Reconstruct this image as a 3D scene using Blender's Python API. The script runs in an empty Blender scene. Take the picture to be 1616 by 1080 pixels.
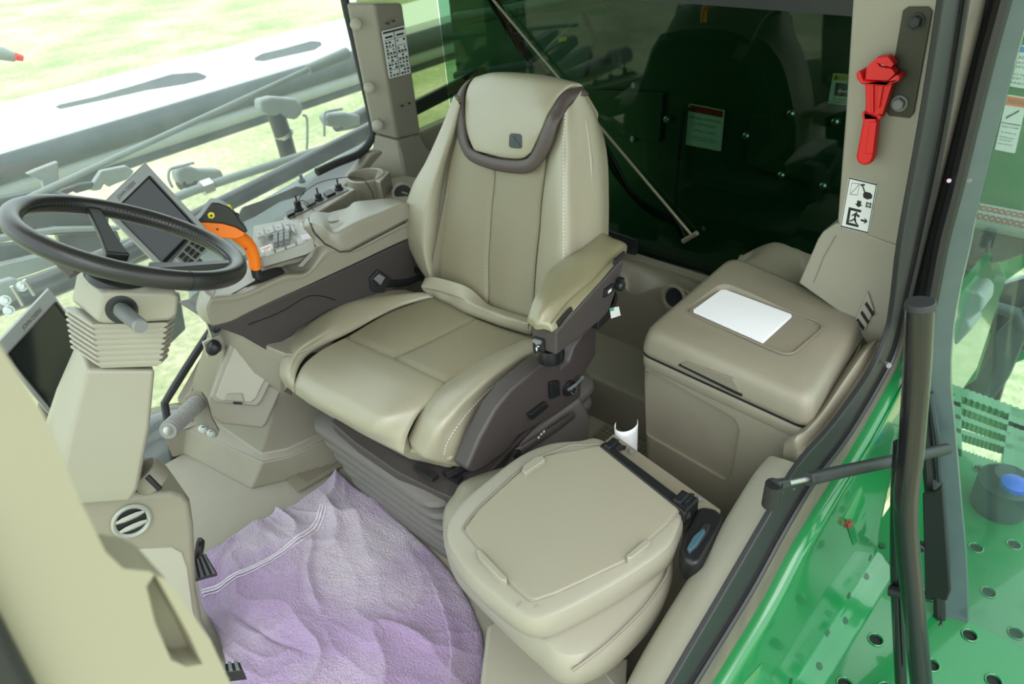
import bpy, bmesh, math, random
import numpy as np
from mathutils import Vector, Matrix, noise
random.seed(4)
PI = math.pi
SC = bpy.context.scene
COL = SC.collection

# ------------------------------------------------------------------ camera, world, light, exposure
CAM = Vector((-1.25, 1.065, 1.60))
YAW, PITCH, ROLL, FPX = math.radians(44.4), math.radians(33.7), math.radians(-5.1), 1195.0
DIR = Vector((math.cos(YAW)*math.cos(PITCH), -math.sin(YAW)*math.cos(PITCH), -math.sin(PITCH)))
_r = DIR.cross(Vector((0, 0, 1))).normalized(); _u = _r.cross(DIR)
RT = _r*math.cos(ROLL) + _u*math.sin(ROLL)
UP = _u*math.cos(ROLL) - _r*math.sin(ROLL)
cam_d = bpy.data.cameras.new('camera'); cam = bpy.data.objects.new('camera', cam_d); COL.objects.link(cam)
Rm = Matrix((RT, UP, -DIR)).transposed()
cam.matrix_world = Matrix.Translation(CAM) @ Rm.to_4x4()
cam_d.sensor_width = 36.0; cam_d.lens = 36.0*FPX/1616.0
cam_d.clip_start = 0.02; cam_d.clip_end = 300
cam_d.dof.use_dof = True; cam_d.dof.focus_distance = 1.62; cam_d.dof.aperture_fstop = 5.0
SC.camera = cam

W = bpy.data.worlds.new('overcast_sky'); SC.world = W; W.use_nodes = True
nt = W.node_tree; nt.nodes.clear()
wo = nt.nodes.new('ShaderNodeOutputWorld'); bg = nt.nodes.new('ShaderNodeBackground')
tc = nt.nodes.new('ShaderNodeTexCoord'); sx = nt.nodes.new('ShaderNodeSeparateXYZ'); rp = nt.nodes.new('ShaderNodeValToRGB')
nt.links.new(tc.outputs['Generated'], sx.inputs[0]); nt.links.new(sx.outputs['Z'], rp.inputs[0])
rp.color_ramp.elements[0].color = (0.80, 0.90, 0.92, 1); rp.color_ramp.elements[1].color = (0.93, 0.98, 1.0, 1)
nt.links.new(rp.outputs[0], bg.inputs[0]); bg.inputs[1].default_value = 2.0
nt.links.new(bg.outputs[0], wo.inputs[0])
sun_d = bpy.data.lights.new('veiled_sun', 'SUN'); sun_d.energy = 1.6; sun_d.angle = math.radians(50); sun_d.color = (1, .98, .94)
sun = bpy.data.objects.new('veiled_sun', sun_d); COL.objects.link(sun)
sun.rotation_euler = Vector((-0.62, 0.45, 0.85)).to_track_quat('Z', 'Y').to_euler()
SC.view_settings.view_transform = 'Standard'; SC.view_settings.look = 'None'
SC.view_settings.gamma = 1.0; SC.view_settings.use_curve_mapping = False
SC.view_settings.exposure = 0.40

# ------------------------------------------------------------------ pixel -> point on a given plane
def ray(u, v): return DIR + RT*((u-808)/FPX) - UP*((v-540)/FPX)
def at(u, v, x=None, y=None, z=None, d=None):
    R = ray(u, v)
    if d is not None: return CAM + R*d
    if x is not None: t = (x-CAM.x)/R.x
    elif y is not None: t = (y-CAM.y)/R.y
    else: t = (z-CAM.z)/R.z
    return CAM + R*t
def on(u, v, P, N):
    R = ray(u, v); N = Vector(N)
    return CAM + R*((Vector(P)-CAM).dot(N)/R.dot(N))

# ------------------------------------------------------------------ materials
def lin(c):
    return tuple((x/255/12.92 if x/255 <= .04045 else ((x/255+.055)/1.055)**2.4) for x in c)
def mat(name, rgb, rough=.5, metal=0., bump=0., bscale=400., var=0., vscale=6., spec=.5, coat=0., dirt=None, sheen=0.):
    m = bpy.data.materials.new(name); m.use_nodes = True; n = m.node_tree.nodes; L = m.node_tree.links
    b = n['Principled BSDF']; col = lin(rgb)
    b.inputs['Base Color'].default_value = (*col, 1); b.inputs['Roughness'].default_value = rough
    b.inputs['Metallic'].default_value = metal; b.inputs['Specular IOR Level'].default_value = spec
    b.inputs['Coat Weight'].default_value = coat; b.inputs['Sheen Weight'].default_value = sheen
    t = n.new('ShaderNodeTexCoord')
    if var > 0:
        ns = n.new('ShaderNodeTexNoise'); ns.inputs['Scale'].default_value = vscale; ns.inputs['Detail'].default_value = 5
        L.new(t.outputs['Object'], ns.inputs['Vector'])
        mx = n.new('ShaderNodeMix'); mx.data_type = 'RGBA'
        mx.inputs[6].default_value = (*[c*(1-var) for c in col], 1)
        mx.inputs[7].default_value = (*([min(1, c*(1+var)) for c in col] if dirt is None else lin(dirt)), 1)
        L.new(ns.outputs['Fac'], mx.inputs[0]); L.new(mx.outputs[2], b.inputs['Base Color'])
    if bump > 0:
        n2 = n.new('ShaderNodeTexNoise'); n2.inputs['Scale'].default_value = bscale; n2.inputs['Detail'].default_value = 2
        L.new(t.outputs['Object'], n2.inputs['Vector'])
        bp = n.new('ShaderNodeBump'); bp.inputs['Strength'].default_value = bump; bp.inputs['Distance'].default_value = .001
        L.new(n2.outputs['Fac'], bp.inputs['Height']); L.new(bp.outputs[0], b.inputs['Normal'])
    return m
def perforated(name, rgb, pitch):
    m = mat(name, rgb, .46, bump=.25, bscale=500, spec=.6); n = m.node_tree.nodes; L = m.node_tree.links; b = n['Principled BSDF']
    uv = n.new('ShaderNodeUVMap'); uv.uv_map = 'UVMap'
    def vm(op, a, v):
        q = n.new('ShaderNodeVectorMath'); q.operation = op; L.new(a, q.inputs[0])
        if v is not None: q.inputs[1].default_value = v
        return q.outputs[0] if op != 'LENGTH' else q.outputs['Value']
    mp = n.new('ShaderNodeMapping'); mp.inputs['Rotation'].default_value = (0, 0, PI/4); L.new(uv.outputs[0], mp.inputs[0])
    a = vm('SCALE', mp.outputs[0], None); a.node.inputs['Scale'].default_value = 1/pitch
    f = vm('FRACTION', a, None); s = vm('SUBTRACT', f, (.5, .5, 0)); mk = vm('MULTIPLY', s, (1, 1, 0)); l = vm('LENGTH', mk, None)
    mr = n.new('ShaderNodeMapRange'); mr.inputs['From Min'].default_value = .16; mr.inputs['From Max'].default_value = .27
    L.new(l, mr.inputs['Value'])
    mx = n.new('ShaderNodeMix'); mx.data_type = 'RGBA'; mx.inputs[6].default_value = (*lin([c*.72 for c in rgb]), 1); mx.inputs[7].default_value = (*lin(rgb), 1)
    L.new(mr.outputs[0], mx.inputs[0]); L.new(mx.outputs[2], b.inputs['Base Color'])
    return m
def glass(name, tint, haze, haze_rgb, refl=.08, ior=1.45):
    m = bpy.data.materials.new(name); m.use_nodes = True; n = m.node_tree.nodes; L = m.node_tree.links; n.clear()
    o = n.new('ShaderNodeOutputMaterial'); tr = n.new('ShaderNodeBsdfTransparent'); tr.inputs[0].default_value = (*tint, 1)
    df = n.new('ShaderNodeBsdfDiffuse'); df.inputs[0].default_value = (*lin(haze_rgb), 1)
    tl = n.new('ShaderNodeBsdfTranslucent'); tl.inputs[0].default_value = (*lin(haze_rgb), 1)
    ad = n.new('ShaderNodeMixShader'); ad.inputs[0].default_value = .6; L.new(df.outputs[0], ad.inputs[1]); L.new(tl.outputs[0], ad.inputs[2])
    t = n.new('ShaderNodeTexCoord'); ns = n.new('ShaderNodeTexNoise'); ns.inputs['Scale'].default_value = 9; ns.inputs['Detail'].default_value = 8
    L.new(t.outputs['Object'], ns.inputs['Vector']); mr = n.new('ShaderNodeMapRange')
    mr.inputs['From Min'].default_value = .3; mr.inputs['From Max'].default_value = .75
    mr.inputs['To Min'].default_value = haze*.75; mr.inputs['To Max'].default_value = haze*1.3; L.new(ns.outputs['Fac'], mr.inputs['Value'])
    m1 = n.new('ShaderNodeMixShader'); L.new(mr.outputs[0], m1.inputs[0]); L.new(tr.outputs[0], m1.inputs[1]); L.new(ad.outputs[0], m1.inputs[2])
    gl = n.new('ShaderNodeBsdfGlossy'); gl.inputs['Roughness'].default_value = .01; lw = n.new('ShaderNodeLayerWeight'); lw.inputs[0].default_value = .5; pw = n.new('ShaderNodeMath'); pw.operation = 'POWER'; pw.inputs[1].default_value = 5; L.new(lw.outputs['Facing'], pw.inputs[0])
    fr = n.new('ShaderNodeMath'); fr.operation = 'MULTIPLY_ADD'; fr.inputs[1].default_value = .9; fr.inputs[2].default_value = .04; L.new(pw.outputs[0], fr.inputs[0])
    m2 = n.new('ShaderNodeMixShader'); L.new(fr.outputs[0], m2.inputs[0]); L.new(m1.outputs[0], m2.inputs[1]); L.new(gl.outputs[0], m2.inputs[2])
    L.new(m2.outputs[0], o.inputs[0]); return m

M = dict(
 leather=mat('cream_leather', (154, 148, 128), .36, bump=.35, bscale=330, spec=.85),
 armleather=mat('worn_olive_leather', (134, 128, 101), .33, bump=.35, bscale=330, spec=.85),
 perf=perforated('perforated_leather', (137, 130, 107), .0052),
 buddy=mat('taupe_vinyl', (145, 141, 126), .36, bump=.2, bscale=400, spec=.75),
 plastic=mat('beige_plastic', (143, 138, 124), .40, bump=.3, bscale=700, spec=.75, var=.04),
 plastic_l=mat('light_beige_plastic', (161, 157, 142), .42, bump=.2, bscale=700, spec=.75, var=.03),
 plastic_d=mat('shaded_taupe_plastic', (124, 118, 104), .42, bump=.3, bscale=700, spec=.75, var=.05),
 trim_dusty=mat('dusty_beige_plastic', (131, 125, 109), .45, bump=.3, bscale=500, spec=.75, var=.12, vscale=9),
 brown=mat('charcoal_brown_plastic', (66, 60, 59), .45, bump=.4, bscale=600, var=.05),
 brownleather=mat('dark_brown_leather', (78, 68, 66), .42, bump=.5, bscale=450),
 bellows=mat('grey_rubber_bellows', (104, 100, 97), .48, bump=.2, bscale=300, var=.06),
 black=mat('black_plastic', (28, 29, 31), .38, bump=.1),
 blackgloss=mat('gloss_black_paint', (18, 21, 24), .24, coat=.3),
 tan_metal=mat('tarnished_rod_steel', (120, 116, 98), .45, metal=.3),
 rubber=mat('black_rubber', (36, 38, 40), .5, bump=.3, bscale=200, var=.15),
 rubberdust=mat('dusty_black_rubber', (74, 77, 76), .7, bump=.3, bscale=200, var=.3, vscale=12, dirt=(118, 110, 92)),
 wheel=mat('black_leather_grip', (38, 37, 38), .29, bump=.3, bscale=420),
 grey=mat('grey_plastic', (120, 121, 122), .45),
 greyrib=mat('grey_ribbed_rubber', (150, 149, 147), .5),
 silver=mat('silver_bezel', (132, 135, 135), .35, metal=.2),
 screen=mat('dark_display_glass', (18, 24, 26), .12, spec=.5),
 metal=mat('zinc_steel', (190, 192, 190), .3, metal=.9),
 rusty=mat('rusty_bolt_steel', (120, 72, 60), .7, metal=.4, var=.3, vscale=80),
 orange=mat('orange_grip', (244, 122, 14), .42),
 yellow=mat('yellow_button', (222, 206, 40), .4),
 red=mat('red_plastic', (214, 20, 26), .38),
 white=mat('white_paper', (238, 240, 244), .7),
 decal=mat('white_decal', (222, 224, 222), .5),
 ink=mat('black_print', (22, 22, 24), .6),
 inkgrey=mat('grey_print', (120, 120, 120), .6),
 dorange=mat('orange_print', (236, 110, 30), .5),
 dred=mat('red_print', (196, 40, 28), .5),
 dyellow=mat('yellow_print', (232, 190, 30), .5),
 dblue=mat('blue_print', (20, 120, 210), .5),
 green=mat('green_paint', (26, 112, 60), .2, coat=.6, var=.03),
 green_shaded=mat('shaded_green_paint', (12, 66, 38), .4, coat=.2),  # machine green with the shade of the rear gap put into its colour
 olive=mat('olive_black_plate', (46, 46, 30), .5),
 teal=mat('dusty_dark_steel', (44, 56, 58), .6, var=.3, vscale=14),
 tubeblack=mat('dark_blue_black_tube', (16, 25, 30), .3, coat=.3, var=.2, vscale=30),
 whitemetal=mat('white_painted_steel', (240, 242, 240), .4, var=.03),
 greymetal=mat('pale_grey_steel', (128, 138, 135), .5, var=.12, vscale=14),
 shirt=mat('grey_rubber_pad', (95, 98, 98), .6),
 pink=mat('pink_dot', (230, 190, 220), .5),
 blue=mat('blue_knob', (40, 84, 190), .4),
 slot=mat('slot_black', (14, 14, 15), .7),
 grey_light=mat('sage_grey_plastic', (150, 152, 142), .45),
 silver_key=mat('soft_grey_key', (176, 177, 174), .5),
 keys=mat('pale_grey_keys', (158, 158, 152), .45),
)
M['win'] = glass('dusty_washed_out_windscreen_glass', (.90, .97, .95), .13, (226, 238, 234))  # dust haze, also set to imitate the washed-out brightness outside
M['winr'] = glass('clear_tinted_side_glass', (.52, .60, .46), .012, (190, 200, 190))
M['rearglass'] = glass('dark_green_rear_glass', (.30, .46, .34), .012, (60, 90, 66))
M['doorglass'] = glass('door_glass', (.80, .92, .87), .05, (200, 214, 210))

def towel_mat():
    m = mat('lilac_terry_cloth', (178, 152, 188), .95, sheen=.4); n = m.node_tree.nodes; L = m.node_tree.links; b = n['Principled BSDF']
    uv = n.new('ShaderNodeUVMap'); uv.uv_map = 'UVMap'; t = n.new('ShaderNodeTexCoord')
    ns = n.new('ShaderNodeTexNoise'); ns.inputs['Scale'].default_value = 2.6; ns.inputs['Detail'].default_value = 4; L.new(t.outputs['Object'], ns.inputs['Vector'])
    mr = n.new('ShaderNodeMapRange'); mr.inputs['From Min'].default_value = .42; mr.inputs['From Max'].default_value = .62; L.new(ns.outputs['Fac'], mr.inputs['Value'])
    m1 = n.new('ShaderNodeMix'); m1.data_type = 'RGBA'; m1.inputs[6].default_value = (*lin((160, 134, 172)), 1); m1.inputs[7].default_value = (*lin((184, 170, 186)), 1)
    L.new(mr.outputs[0], m1.inputs[0])
    n3 = n.new('ShaderNodeTexNoise'); n3.inputs['Scale'].default_value = 26; n3.inputs['Detail'].default_value = 6; L.new(t.outputs['Object'], n3.inputs['Vector'])
    r3 = n.new('ShaderNodeMapRange'); r3.inputs['From Min'].default_value = .66; r3.inputs['From Max'].default_value = .8; r3.inputs['To Max'].default_value = .55; L.new(n3.outputs['Fac'], r3.inputs['Value'])
    m2 = n.new('ShaderNodeMix'); m2.data_type = 'RGBA'; m2.inputs[7].default_value = (*lin((150, 128, 130)), 1)
    L.new(r3.outputs[0], m2.inputs[0]); L.new(m1.outputs[2], m2.inputs[6]); L.new(m2.outputs[2], b.inputs['Base Color'])
    n2 = n.new('ShaderNodeTexNoise'); n2.inputs['Scale'].default_value = 190; n2.inputs['Detail'].default_value = 3; L.new(t.outputs['Object'], n2.inputs['Vector'])
    bp = n.new('ShaderNodeBump'); bp.inputs['Strength'].default_value = 1; bp.inputs['Distance'].default_value = .007
    L.new(n2.outputs['Fac'], bp.inputs['Height']); L.new(bp.outputs[0], b.inputs['Normal'])
    return m
M['towel'] = towel_mat()
M['towelband'] = mat('flat_woven_band', (212, 202, 214), .9, bump=.6, bscale=500)
def grass_mat():
    m = mat('dry_grass', (150, 170, 90), .9); n = m.node_tree.nodes; L = m.node_tree.links; b = n['Principled BSDF']; t = n.new('ShaderNodeTexCoord')
    a = n.new('ShaderNodeTexNoise'); a.inputs['Scale'].default_value = .45; a.inputs['Detail'].default_value = 8; a.inputs['Roughness'].default_value = .65; L.new(t.outputs['Object'], a.inputs['Vector'])
    c = n.new('ShaderNodeValToRGB'); e = c.color_ramp.elements; e[0].position = .35; e[0].color = (*lin((140, 156, 106)), 1); e[1].position = .66; e[1].color = (*lin((208, 200, 168)), 1)
    q = e.new(.5); q.color = (*lin((174, 178, 134)), 1)
    d = n.new('ShaderNodeTexNoise'); d.inputs['Scale'].default_value = 14; d.inputs['Detail'].default_value = 8; L.new(t.outputs['Object'], d.inputs['Vector'])
    mm = n.new('ShaderNodeMath'); mm.operation = 'MULTIPLY_ADD'; mm.inputs[1].default_value = .5; L.new(d.outputs['Fac'], mm.inputs[0])
    ms = n.new('ShaderNodeMath'); ms.operation = 'SUBTRACT'; ms.inputs[1].default_value = .25; L.new(a.outputs['Fac'], ms.inputs[0]); L.new(ms.outputs[0], mm.inputs[2])
    L.new(mm.outputs[0], c.inputs[0]); L.new(c.outputs[0], b.inputs['Base Color'])
    bp = n.new('ShaderNodeBump'); bp.inputs['Strength'].default_value = .8; bp.inputs['Distance'].default_value = .08; L.new(d.outputs['Fac'], bp.inputs['Height']); L.new(bp.outputs[0], b.inputs['Normal'])
    return m
M['grass'] = grass_mat()
M['carpet'] = mat('grey_beige_floor_mat', (152, 147, 134), .85, bump=.9, bscale=300, var=.05, vscale=20)

# ------------------------------------------------------------------ object helpers (all vertices in world space)
def wm(o):
    m = Matrix.Identity(4)
    while o is not None: m = Matrix.LocRotScale(o.location, o.rotation_euler, None) @ m; o = o.parent
    return m
def thing(name, label, cat, loc=(0, 0, 0), group=None):
    o = bpy.data.objects.new(name, None); COL.objects.link(o); o.location = loc; o.empty_display_size = .05
    o['label'] = label; o['category'] = cat
    if group: o['group'] = group
    return o
def tag(o, label, cat, group=None):
    o['label'] = label; o['category'] = cat
    if group: o['group'] = group
    return o
def structure(name, bm, m, label=None, **k):
    o = obj(name, bm, m, None, **k); o['kind'] = 'structure'
    if label: o['label'] = label
    return o
def plab(o, label): o['label'] = label; return o
def stuff(o): o['kind'] = 'stuff'; return o
def obj(name, bm, m, parent=None, smooth=True, bevel=0, seg=3, sub=0, angle=35, solid=0, recalc=True):
    if recalc: bmesh.ops.recalc_face_normals(bm, faces=bm.faces)
    me = bpy.data.meshes.new(name)
    cen = None
    if parent is None:
        vs = [v.co for v in bm.verts]
        lo = Vector([min(v[i] for v in vs) for i in range(3)]); hi = Vector([max(v[i] for v in vs) for i in range(3)])
        cen = Vector(((lo.x+hi.x)/2, (lo.y+hi.y)/2, lo.z)); bm.transform(Matrix.Translation(-cen))
    else: bm.transform(wm(parent).inverted())
    bm.to_mesh(me); bm.free()
    o = bpy.data.objects.new(name, me); COL.objects.link(o); o.parent = parent
    if cen is not None: o.location = cen
    if m is not None: me.materials.append(M[m] if isinstance(m, str) else m)
    if smooth:
        me.polygons.foreach_set('use_smooth', [True]*len(me.polygons))
    if solid: s = o.modifiers.new('s', 'SOLIDIFY'); s.thickness = solid; s.offset = 0
    if bevel:
        b = o.modifiers.new('b', 'BEVEL'); b.width = bevel; b.segments = seg; b.limit_method = 'ANGLE'; b.angle_limit = math.radians(angle); b.harden_normals = True
    elif smooth and not sub:
        try: me.set_sharp_from_angle(angle=math.radians(40))
        except Exception: pass
    if sub: s = o.modifiers.new('u', 'SUBSURF'); s.levels = sub; s.render_levels = sub
    return o
def cut(o, cutters, solver='EXACT'):
    """real holes and recesses: subtract the closed meshes, bake the result"""
    mods = list(o.modifiers)
    inv = wm(o).inverted()
    cb = bmesh.new()
    for c in cutters:
        bmesh.ops.recalc_face_normals(c, faces=c.faces)
        t = bpy.data.meshes.new('t'); c.to_mesh(t); c.free(); cb.from_mesh(t); bpy.data.meshes.remove(t)
    cm = bpy.data.meshes.new('cm'); cb.to_mesh(cm); cb.free()
    co = bpy.data.objects.new('cutter', cm); COL.objects.link(co)
    b = o.modifiers.new('cutmod', 'BOOLEAN'); b.operation = 'DIFFERENCE'; b.object = co; b.solver = solver
    o.modifiers.move(len(o.modifiers)-1, 0)
    for mm in mods: mm.show_viewport = False
    bpy.context.view_layer.update()
    dg = bpy.context.evaluated_depsgraph_get()
    nm = bpy.data.meshes.new_from_object(o.evaluated_get(dg))
    o.modifiers.remove(o.modifiers['cutmod']); o.data = nm
    for mm in mods: mm.show_viewport = True
    bpy.data.objects.remove(co)
    return o
def NB(): return bmesh.new()
def face(bm, pts): return bm.faces.new([bm.verts.new(p) for p in pts])
def prism(pts, vec, bm=None, scale=1.0):
    """closed solid: polygon swept along vec (far end optionally scaled about its centre)"""
    bm = bm or NB(); pts = [Vector(p) for p in pts]; vec = Vector(vec); c = sum(pts, Vector())/len(pts)
    a = [bm.verts.new(p) for p in pts]; b = [bm.verts.new(c+(p-c)*scale+vec) for p in pts]
    bm.faces.new(a); bm.faces.new(b[::-1]); n = len(a)
    for i in range(n): bm.faces.new((a[i], b[i], b[(i+1) % n], a[(i+1) % n]))
    return bm
def loft(rings, bm=None, caps=True):
    bm = bm or NB(); vs = [[bm.verts.new(p) for p in r] for r in rings]; n = len(vs[0])
    for a, b in zip(vs, vs[1:]):
        for i in range(n): bm.faces.new((a[i], a[(i+1) % n], b[(i+1) % n], b[i]))
    if caps: bm.faces.new(vs[0][::-1]); bm.faces.new(vs[-1])
    return bm
def box(c, s, rot=None, bm=None):
    bm = bm or NB(); c = Vector(c); R = rot or Matrix.Identity(3)
    v = [bm.verts.new(c + R @ Vector((s[0]*i/2, s[1]*j/2, s[2]*k/2))) for i in (-1, 1) for j in (-1, 1) for k in (-1, 1)]
    for f in ((0, 1, 3, 2), (4, 6, 7, 5), (0, 4, 5, 1), (2, 3, 7, 6), (0, 2, 6, 4), (1, 5, 7, 3)): bm.faces.new([v[i] for i in f])
    return bm
def frame(n, hint=None):
    n = Vector(n).normalized(); h = Vector(hint) if hint else (Vector((0, 0, 1)) if abs(n.z) < .9 else Vector((1, 0, 0)))
    a = (h - n*h.dot(n)).normalized(); b = n.cross(a); return a, b, n
def tube(path, r, n=12, bm=None, caps=True, closed=False, sy=1.0, hint=None):
    bm = bm or NB(); path = [Vector(p) for p in path]; m = len(path); rings = []; prev = None
    for i, p in enumerate(path):
        if closed: t = path[(i+1) % m]-path[i-1]
        else: t = path[min(i+1, m-1)]-path[max(i-1, 0)]
        t.normalize()
        if prev is None: a, b, _ = frame(t, hint)
        else: a = (prev - t*prev.dot(t)).normalized(); b = t.cross(a)
        prev = a; rr = r[i] if isinstance(r, (list, tuple)) else r
        rings.append([p + a*rr*math.cos(2*PI*k/n) + b*rr*sy*math.sin(2*PI*k/n) for k in range(n)])
    if closed:
        vs = [[bm.verts.new(p) for p in q] for q in rings]
        for i in range(m):
            A, B = vs[i], vs[(i+1) % m]
            for k in range(n): bm.faces.new((A[k], A[(k+1) % n], B[(k+1) % n], B[k]))
        return bm
    return loft(rings, bm, caps)
def smoothpath(pts, k=6, closed=False):
    P = [Vector(p) for p in pts]; n = len(P); out = []
    for i in range(n if closed else n-1):
        p0, p1, p2, p3 = (P[(i-1) % n] if closed or i > 0 else P[0]*2-P[1]), P[i], P[(i+1) % n], (P[(i+2) % n] if closed or i+2 < n else P[-1]*2-P[-2])
        for j in range(k):
            t = j/k; out.append(.5*((2*p1)+(p2-p0)*t+(2*p0-5*p1+4*p2-p3)*t*t+(3*p1-p0-3*p2+p3)*t**3))
    if not closed: out.append(P[-1])
    return out
def lathe(base, axis, prof, n=24, bm=None, hint=None):
    a, b, t = frame(axis, hint); base = Vector(base)
    return loft([[base + t*h + a*r*math.cos(2*PI*k/n) + b*r*math.sin(2*PI*k/n) for k in range(n)] for r, h in prof], bm)
def cr(P, t):
    n = len(P)-1; t = min(max(t, 0), 1)*n; i = min(int(t), n-1); t -= i
    p1, p2 = P[i], P[i+1]; p0 = P[i-1] if i > 0 else p1*2-p2; p3 = P[i+2] if i+2 <= n else p2*2-p1
    return .5*((2*p1)+(p2-p0)*t+(2*p0-5*p1+4*p2-p3)*t*t+(3*p1-p0-3*p2+p3)*t**3)
def surf(rows, s, t): return cr([cr(r, s) for r in rows], t)
def net(rows, nu=24, nv=24, tuck=0., tw=.12, puff=0., skirt=.03, edges='lrtb', disp=None, toward=None, edge=None):
    """a padded panel through control points; rims tuck down into the seams, skirt gives it body"""
    rows = [[Vector(p) for p in r] for r in rows]
    G = [[surf(rows, i/nu, j/nv) for i in range(nu+1)] for j in range(nv+1)]
    Nn = [[None]*(nu+1) for _ in range(nv+1)]
    cg = Vector(toward) if toward else CAM
    mid = (G[nv//2][min(nu//2+1, nu)]-G[nv//2][nu//2-1]).cross(G[min(nv//2+1, nv)][nu//2]-G[nv//2-1][nu//2])
    sg = 1 if mid.dot(cg-G[nv//2][nu//2]) > 0 else -1
    for j in range(nv+1):
        for i in range(nu+1):
            a = G[j][min(i+1, nu)]-G[j][max(i-1, 0)]; b = G[min(j+1, nv)][i]-G[max(j-1, 0)][i]
            c = a.cross(b); Nn[j][i] = c.normalized()*sg if c.length > 1e-12 else Vector((0, 0, 1))
    W_ = (G[nv//2][0]-G[nv//2][nu]).length; H_ = (G[0][nu//2]-G[nv][nu//2]).length
    bm = NB(); uvl = bm.loops.layers.uv.new('UVMap'); V_ = []; U = {}
    for j in range(nv+1):
        row = []
        for i in range(nu+1):
            s, t = i/nu, j/nv; d = 1e9
            if 'l' in edges: d = min(d, s*W_)
            if 'r' in edges: d = min(d, (1-s)*W_)
            if 't' in edges: d = min(d, t*H_)
            if 'b' in edges: d = min(d, (1-t)*H_)
            e = max(0, 1-d/tw); h = -tuck*(1-math.sqrt(max(0, 1-e*e))) if tuck else 0
            h += puff*math.sin(PI*s)*math.sin(PI*t)
            if disp: h += disp(s, t)
            v = bm.verts.new(G[j][i]+Nn[j][i]*h); U[v] = (s*W_, t*H_); row.append(v)
        V_.append(row)
    bm.verts.index_update()
    def q(a, b, c, d):
        f = bm.faces.new((a, b, c, d))
        for l in f.loops: l[uvl].uv = U[l.vert]
    for j in range(nv):
        for i in range(nu): q(V_[j][i], V_[j][i+1], V_[j+1][i+1], V_[j+1][i])
    if skirt:
        loop = [(0, i) for i in range(nu+1)]+[(j, nu) for j in range(1, nv+1)]+[(nv, i) for i in range(nu-1, -1, -1)]+[(j, 0) for j in range(nv-1, 0, -1)]
        sk = []
        for (j, i) in loop:
            v = bm.verts.new(V_[j][i].co-Nn[j][i]*skirt); U[v] = U[V_[j][i]]; sk.append(v)
        n = len(loop)
        for k in range(n):
            a, b = V_[loop[k][0]][loop[k][1]], V_[loop[(k+1) % n][0]][loop[(k+1) % n][1]]
            q(b, a, sk[k], sk[(k+1) % n])
        try:
            f = bm.faces.new(sk)
        except Exception: pass
    return bm
def dashes(path, r=.0009, dash=.005, gap=.0035):
    P = [Vector(p) for p in path]; bm = NB(); L = [0]
    for a, b in zip(P, P[1:]): L.append(L[-1]+(b-a).length)
    def pt(s):
        for i in range(len(P)-1):
            if L[i+1] >= s: return P[i].lerp(P[i+1], (s-L[i])/max(1e-9, L[i+1]-L[i]))
        return P[-1]
    s = 0
    while s+dash < L[-1]: tube([pt(s), pt(s+dash)], r, 5, bm); s += dash+gap
    return bm
def bil(q): 
    q = [Vector(p) for p in q]   # q: lower-left, lower-right, upper-right, upper-left
    n = (q[1]-q[0]).cross(q[3]-q[0]).normalized()
    if n.dot(CAM-q[0]) < 0: n = -n
    def f(s, t, h=0.): return (q[0]*(1-s)+q[1]*s)*(1-t)+(q[3]*(1-s)+q[2]*s)*t + n*h
    f.n = n; return f
def rrect(f, s0, t0, s1, t1, h, bm, th=.0004, r=.0, k=1.0):
    if r:
        pts = []
        for cx, cy, a0 in ((s1-r, t1-r*k, 0), (s0+r, t1-r*k, 90), (s0+r, t0+r*k, 180), (s1-r, t0+r*k, 270)):
            for i in range(5): a = math.radians(a0+22.5*i); pts.append((cx+r*math.cos(a), cy+r*k*math.sin(a)))
    else: pts = [(s0, t0), (s1, t0), (s1, t1), (s0, t1)]
    return prism([f(a, b, h) for a, b in pts], f.n*th, bm)
def text_bm(s, f, s0, t0, s1, t1, h, bm=None, th=.0003, fit=True):
    """lettering mapped on the surface f inside the box s0..s1, t0..t1"""
    cu = bpy.data.curves.new('txt', 'FONT'); cu.body = s; cu.resolution_u = 2; cu.align_x = 'LEFT'
    o = bpy.data.objects.new('txt', cu); COL.objects.link(o); bpy.context.view_layer.update()
    me = bpy.data.meshes.new_from_object(o.evaluated_get(bpy.context.evaluated_depsgraph_get()))
    bpy.data.objects.remove(o)
    bm = bm or NB(); t = bmesh.new(); t.from_mesh(me); bpy.data.meshes.remove(me)
    if not t.verts: return bm
    xs = [v.co.x for v in t.verts]; ys = [v.co.y for v in t.verts]; x0, x1, y0, y1 = min(xs), max(xs), min(ys), max(ys)
    mp = {v: bm.verts.new(f(s0+(v.co.x-x0)/(x1-x0)*(s1-s0), t0+(v.co.y-y0)/(y1-y0)*(t1-t0), h)) for v in t.verts}
    for fc in t.faces:
        try: bm.faces.new([mp[v] for v in fc.verts])
        except Exception: pass
    t.free(); return bm
def disc(c, n, r, th, bm=None, k=16): return lathe(c, n, [(r, 0), (r, th)], k, bm)
def bolt(c, n, r, m, parent, name='bolt'):
    n = Vector(n).normalized(); bm = lathe(c, n, [(r*1.35, 0), (r*1.35, r*.25)], 20)
    lathe(Vector(c)+n*r*.25, n, [(r, 0), (r, r*.7), (r*.8, r*.85)], 6, bm)
    return obj(name, bm, m, parent)
# ------------------------------------------------------------------ the cab shell
structure('floor', box((0.03, 0.12, -.03), (1.72, 2.1, .06)), 'carpet', 'grey beige cab floor covering')
structure('ceiling', box((-.12, -.03, 1.98), (2.3, 2.3, .10)), 'plastic_l', bevel=.03)  # unseen; widened past the door side to shade the rear post and lid
XR = .93
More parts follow.
